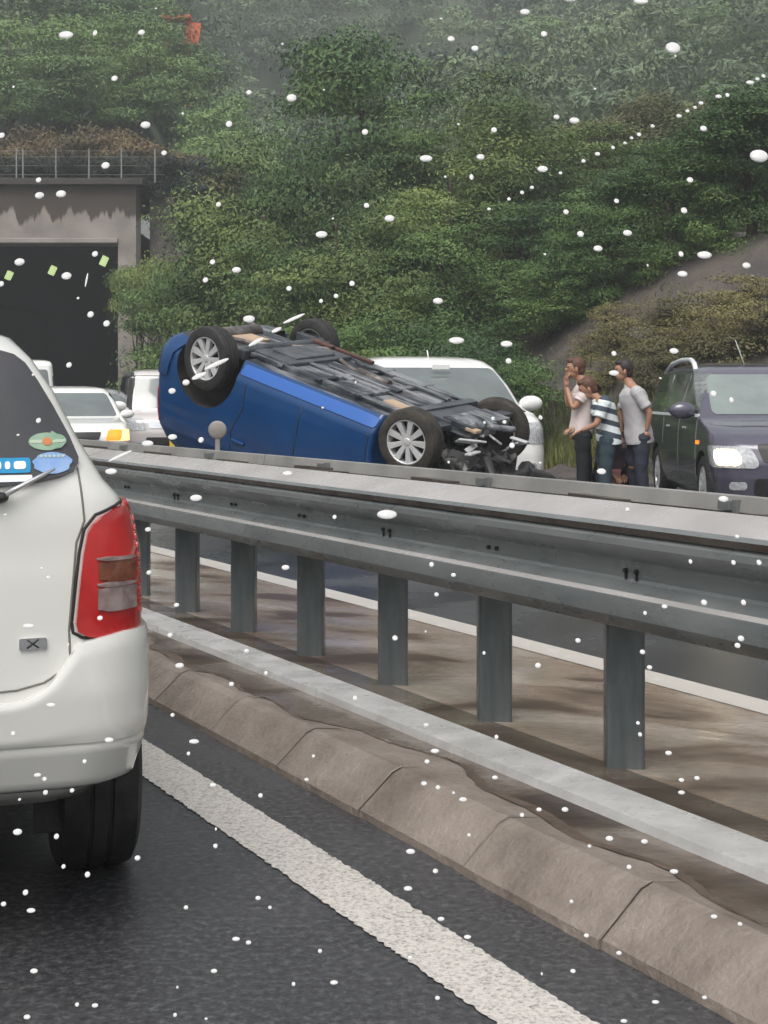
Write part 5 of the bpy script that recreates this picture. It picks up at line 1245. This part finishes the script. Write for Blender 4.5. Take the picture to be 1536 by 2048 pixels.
# nearer trees of the left hill
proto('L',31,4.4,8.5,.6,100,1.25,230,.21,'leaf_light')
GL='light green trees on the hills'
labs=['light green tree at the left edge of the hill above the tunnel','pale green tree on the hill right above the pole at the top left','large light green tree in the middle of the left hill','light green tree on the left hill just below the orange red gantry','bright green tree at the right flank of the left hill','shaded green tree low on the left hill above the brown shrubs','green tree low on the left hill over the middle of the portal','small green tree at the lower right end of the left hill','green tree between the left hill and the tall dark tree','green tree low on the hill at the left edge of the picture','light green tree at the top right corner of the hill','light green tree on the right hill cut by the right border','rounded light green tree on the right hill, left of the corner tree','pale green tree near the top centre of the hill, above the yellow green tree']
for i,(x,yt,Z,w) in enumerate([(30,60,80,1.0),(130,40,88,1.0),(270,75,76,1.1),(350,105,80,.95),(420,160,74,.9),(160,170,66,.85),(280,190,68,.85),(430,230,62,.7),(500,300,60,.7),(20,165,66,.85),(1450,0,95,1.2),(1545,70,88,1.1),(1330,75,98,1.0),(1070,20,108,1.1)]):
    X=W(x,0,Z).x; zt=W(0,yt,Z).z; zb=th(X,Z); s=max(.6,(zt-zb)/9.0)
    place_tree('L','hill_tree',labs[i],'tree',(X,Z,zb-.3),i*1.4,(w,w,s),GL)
# far forest: one mass
def forest():
    rng=np.random.RandomState(77); C=[];Rr=[]
    Y=66.
    while Y<236:
        st=5.6+Y*.012; a0=-.44*Y; X=a0
        while X<.46*Y:
            xx=X+rng.uniform(-2,2); yy=Y+rng.uniform(-2,2); u=768+F*xx/yy
            if not(u<520 and yy<72):
                z=th(xx,yy); h=rng.uniform(5.5,9.5); w=rng.uniform(2.4,4.2)
                k=15
                d=rng.randn(k,3); d/=np.linalg.norm(d,axis=1,keepdims=True); q=.5+.5*rng.rand(k,1)
                c=np.array([xx,yy,z+h*.55])+d*q*np.array([w,w,h*.48]); C.append(c)
                r=(w*.36)*(.7+.6*rng.rand(k,1)); Rr.append(np.concatenate([r,r,r*.6],1))
            X+=st
        Y+=st*(.95 if Y<118 else .55)
    C=np.concatenate(C);Rr=np.concatenate(Rr)
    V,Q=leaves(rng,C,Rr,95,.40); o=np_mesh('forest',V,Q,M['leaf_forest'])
    tag(o,'misty green forest covering the far hills',kind='stuff')
forest()
# grass on the bank foot
def grass():
    rng=np.random.RandomState(5); n=60000
    s=rng.uniform(6,40,n); e=edge_n(s); d=rng.rand(n)**1.6*7.5+.1; nn_=e+d
    th_=TH0+np.minimum(s,SC0)/RC
    px=np.where(s<SC0, RC*(np.cos(th_)-math.cos(TH0)), RC*(np.cos(th_)-math.cos(TH0))-np.sin(th_)*(s-SC0))
    py=np.where(s<SC0, RC*(np.sin(th_)-math.sin(TH0)), RC*(np.sin(th_)-math.sin(TH0))+np.cos(th_)*(s-SC0))
    X=px+np.cos(th_)*nn_; Y=py+np.sin(th_)*nn_
    patch=np.sin(X*.9)*np.sin(Y*.8+1)+.35*rng.randn(n); keep=(d<1.6)|((patch>.55)&(d<4.5)&(rng.rand(n)<.5)); X,Y,d=X[keep],Y[keep],d[keep]; n=len(X)
    Z=terrain_h(X,Y); a=rng.rand(n)*6.28; h=(.06+.10*rng.rand(n))*np.where(d<1.8,2.2,1.); w=.010+.012*rng.rand(n)
    lean=rng.randn(n,2)*.06
    b=np.stack([X,Y,Z-.02],1); sd=np.stack([np.cos(a)*w,np.sin(a)*w,0*a],1); tp_=b+np.stack([lean[:,0],lean[:,1],h],1)
    V=np.stack([b-sd,b+sd,tp_+sd*.2,tp_-sd*.2],1).reshape(-1,3); Q=np.arange(len(V)).reshape(-1,4)
    tag(np_mesh('grass',V,Q,M['grass']),'yellow green grass tufts at the foot of the bank',kind='stuff')
grass()

# ------------------------------------------------------------------ raindrops on the windscreen
DR="""132,70,32,18;190,66,9,16;283,65,15,14;229,157,14,14;583,196,22,18;291,250,22,16;458,248,14,16;498,185,12,12;730,264,14,14;3,271,14,14;328,306,12,12;211,331,18,16;77,360,12,12;79,391,20,15;122,388,22,16;437,409,11,12;733,411,12,12;1050,24,22,14;1140,-4,34,18;1282,2,32,16;902,78,16,14;950,97,16,14;1088,68,14,14;1346,96,32,28;1518,312,40,28;1113,234,13,11;1149,241,22,14;1407,257,15,13;988,260,13,13;852,317,28,15;961,314,18,13;1085,338,24,14;1380,360,14,13;943,354,9,14;1132,424,12,12;1233,402,11,11;1368,421,14,14;779,437,22,15;643,469,26,15;1161,468,15,14;1196,497,20,13;1255,466,20,13;1362,508,11,13;1409,510,32,16;1365,548,22,13;1493,531,18,13;39,524,22,16;133,552,22,16;190,508,13,13;425,524,12,12;473,540,20,13;411,560,12,12;578,577,12,11;181,629,14,14;213,647,14,14;2,568,13,13;498,638,26,15;704,567,12,12;672,592,10,10;642,602,9,9;876,602,22,13;913,681,34,14;1013,688,26,13;1017,722,13,12;1228,707,11,11;1348,702,20,12;138,730,12,12;1228,746,22,11;1427,787,14,12;1463,800,10,12;344,782,16,12;77,841,11,11;345,874,20,11;402,880,12,12;295,887,26,12;222,943,26,12;392,996,26,13;774,1029,44,18;575,947,22,10;1203,943,20,12;1447,998,22,12;1255,1019,10,9;986,837,8,8;1009,844,9,8;969,845,6,6;1024,891,12,12;1081,835,9,9;1474,1073,10,8;1467,1125,10,10;1285,1304,12,9;1299,1335,12,8;1156,1281,12,9;1076,1331,13,10;1408,1205,14,11;1487,1205,11,11;1482,1277,14,11;1475,1291,13,10;1381,1123,8,9;1518,1125,11,11;1329,1213,13,8;1290,1226,8,8;863,1129,10,10;907,1150,11,8;873,1189,10,8;968,1306,7,7;1276,1446,8,7;1280,1469,9,8;993,1474,9,8;296,1059,13,9;298,1145,11,9;353,1210,12,8;340,1270,12,9;359,1331,19,10;463,1368,12,8;493,1302,12,8;532,1346,8,8;710,1396,10,9;571,1135,17,10;790,1276,12,10;669,1034,9,9;97,1155,10,7;57,1252,24,9;102,1410,20,8;218,1480,20,9;75,1550,16,7;89,1558,10,8;91,1585,11,9;144,1581,10,8;169,1523,9,8;35,1664,20,11;113,1673,11,10;275,1716,13,9;175,1749,12,10;51,1785,12,10;127,1733,9,8;26,1467,9,8;200,1236,12,9;388,1483,22,8;377,1507,8,7;426,1570,15,7;521,1591,10,8;431,1692,10,8;516,1796,12,7;540,1815,8,6;372,1815,10,7;472,1878,17,7;497,1885,12,7;428,1942,14,7;668,1965,17,7;640,1902,9,7;587,1968,8,7;62,1821,19,8;7,1808,12,8;68,1942,17,8;54,2034,15,8;154,2009,9,7;190,2011,14,7;350,2030,8,7;613,1559,10,6;627,1512,7,6;345,1430,9,7;870,1502,19,8;854,1523,11,8;848,1567,14,8;876,1575,11,8;926,1599,17,8;990,1555,13,7;852,1450,11,7;821,1703,20,9;871,1742,12,8;816,1777,19,8;882,1838,15,7;935,1874,16,7;820,1915,10,6;1078,1619,12,7;1044,1630,10,8;1130,1619,15,8;1219,1677,17,9;1289,1683,15,8;1258,1734,11,8;1348,1743,19,8;1337,1506,15,8;1363,1560,13,7;1394,1556,12,7;1363,1585,15,7;1428,1833,15,7;1480,1848,10,7;1173,1871,12,7;1238,1906,12,7;1146,1942,12,7;1311,2004,16,6;1248,2042,15,6;1409,1995,11,6;875,1996,11,7;938,1670,8,6;1143,1803,9,6;1179,1692,8,6;1358,232,12,9;1375,222,9,8;1390,215,8,7;1402,206,11,8;1437,193,14,9;1455,190,9,10;1500,165,18,9;1515,158,9,8;1527,152,8,10;1305,252,9,8;1278,269,10,9;1263,276,8,7;1250,286,8,6;1226,295,8,9;1195,308,12,9;1167,322,9,9;1121,346,8,7;1064,375,9,8;1044,385,9,9;1018,398,8,8;978,418,8,7;565,88,6,6"""
STREAK=[(433,728,62,9,33),(398,752,36,10,33),(372,765,16,12,33),(588,637,56,7,33),(553,660,26,8,35),(512,684,40,8,38),(240,912,60,6,33),(173,560,4,34,0)]
def drops():
    mb=MB(); N_=Vector((0,-math.cos(R(42)),math.sin(R(42)))); P0=Vector((0,.78,CAMZ)); Cc=Vector((0,0,CAMZ))
    up=Vector((0,math.sin(R(42)),math.cos(R(42)))); rt=Vector((1,0,0))
    def one(x,y,w,h,ang=0):
        d=Vector(((x-768)/F,1,-(y-790)/F)); t=(P0-Cc).dot(N_)/d.dot(N_); c=Cc+d*t; D=t
        a=w*D/F/2*.92; b=h*D/F/2/math.cos(R(42))*.92
        ca,sa=math.cos(R(ang)),math.sin(R(ang)); e1=rt*ca+up*sa; e2=up*ca-rt*sa
        dep=min(a,b)*.45
        T=Matrix(((e1.x*a,e2.x*b,N_.x*dep,c.x),(e1.y*a,e2.y*b,N_.y*dep,c.y),(e1.z*a,e2.z*b,N_.z*dep,c.z),(0,0,0,1)))
        mb.ell((0,0,0),(1,1,1),T=T,u=14,v=9)
    for q in DR.split(';'): one(*[float(v) for v in q.split(',')])
    for q in STREAK: one(*q)
    r=random.Random(9)
    for i in range(30): one(r.uniform(0,1536),r.uniform(0,2048),r.uniform(4,7),r.uniform(4,6))
    o=mb.build('raindrops',M['water'],fix=False); tag(o,'bright raindrops beaded on the windscreen in front of the view',kind='stuff')
drops()

# ------------------------------------------------------------------ haze
def haze():
    mb=MB(); mb.box((0,95,28),(420,330,62)); m=bpy.data.materials.new('haze'); m.use_nodes=True; nt=m.node_tree
    nt.nodes.remove(nt.nodes['Principled BSDF']); v=_n(nt,'ShaderNodeVolumePrincipled'); v.inputs['Color'].default_value=(.86,.90,.92,1); v.inputs['Density'].default_value=HAZE
    v.inputs['Anisotropy'].default_value=.2
    nt.links.new(v.outputs[0],nt.nodes['Material Output'].inputs['Volume'])
    o=mb.build('haze',m); tag(o,kind='stuff')
HAZE=.0024
if HAZE: haze()

# ------------------------------------------------------------------ camera, light
cam=bpy.data.cameras.new('camera'); co=bpy.data.objects.new('camera',cam); COL.objects.link(co)
co.location=(0,0,CAMZ); co.rotation_euler=(R(90),0,0); cam.sensor_fit='HORIZONTAL'; cam.sensor_width=36; cam.lens=F/1536*36
cam.shift_y=-(1024-790)/1536; cam.clip_end=3000; cam.clip_start=.05
SC.camera=co
w=bpy.data.worlds.new('World'); SC.world=w; w.use_nodes=True; nt=w.node_tree; bg=nt.nodes['Background']
sk=_n(nt,'ShaderNodeTexSky'); sk.sky_type='NISHITA'; sk.sun_disc=False; sk.sun_elevation=R(58); sk.sun_rotation=R(200); sk.air_density=1.6; sk.dust_density=6; sk.ozone_density=1
hs=_n(nt,'ShaderNodeHueSaturation'); hs.inputs['Saturation'].default_value=.22; nt.links.new(sk.outputs[0],hs.inputs['Color'])
nt.links.new(hs.outputs[0],bg.inputs['Color']); bg.inputs['Strength'].default_value=.15
sl=bpy.data.lights.new('sun','SUN'); sl.energy=1.1; sl.angle=R(35); sl.color=(1,.96,.9); so=bpy.data.objects.new('sun',sl); COL.objects.link(so)
so.rotation_euler=(R(32),0,R(-20))
SC.view_settings.view_transform='Standard'; SC.view_settings.look='None'; SC.view_settings.exposure=.25; SC.view_settings.gamma=1
SC.cycles.max_bounces=6; SC.cycles.diffuse_bounces=2; SC.cycles.glossy_bounces=3; SC.cycles.use_denoising=True;  SC.cycles.volume_bounces=0; SC.cycles.transparent_max_bounces=8
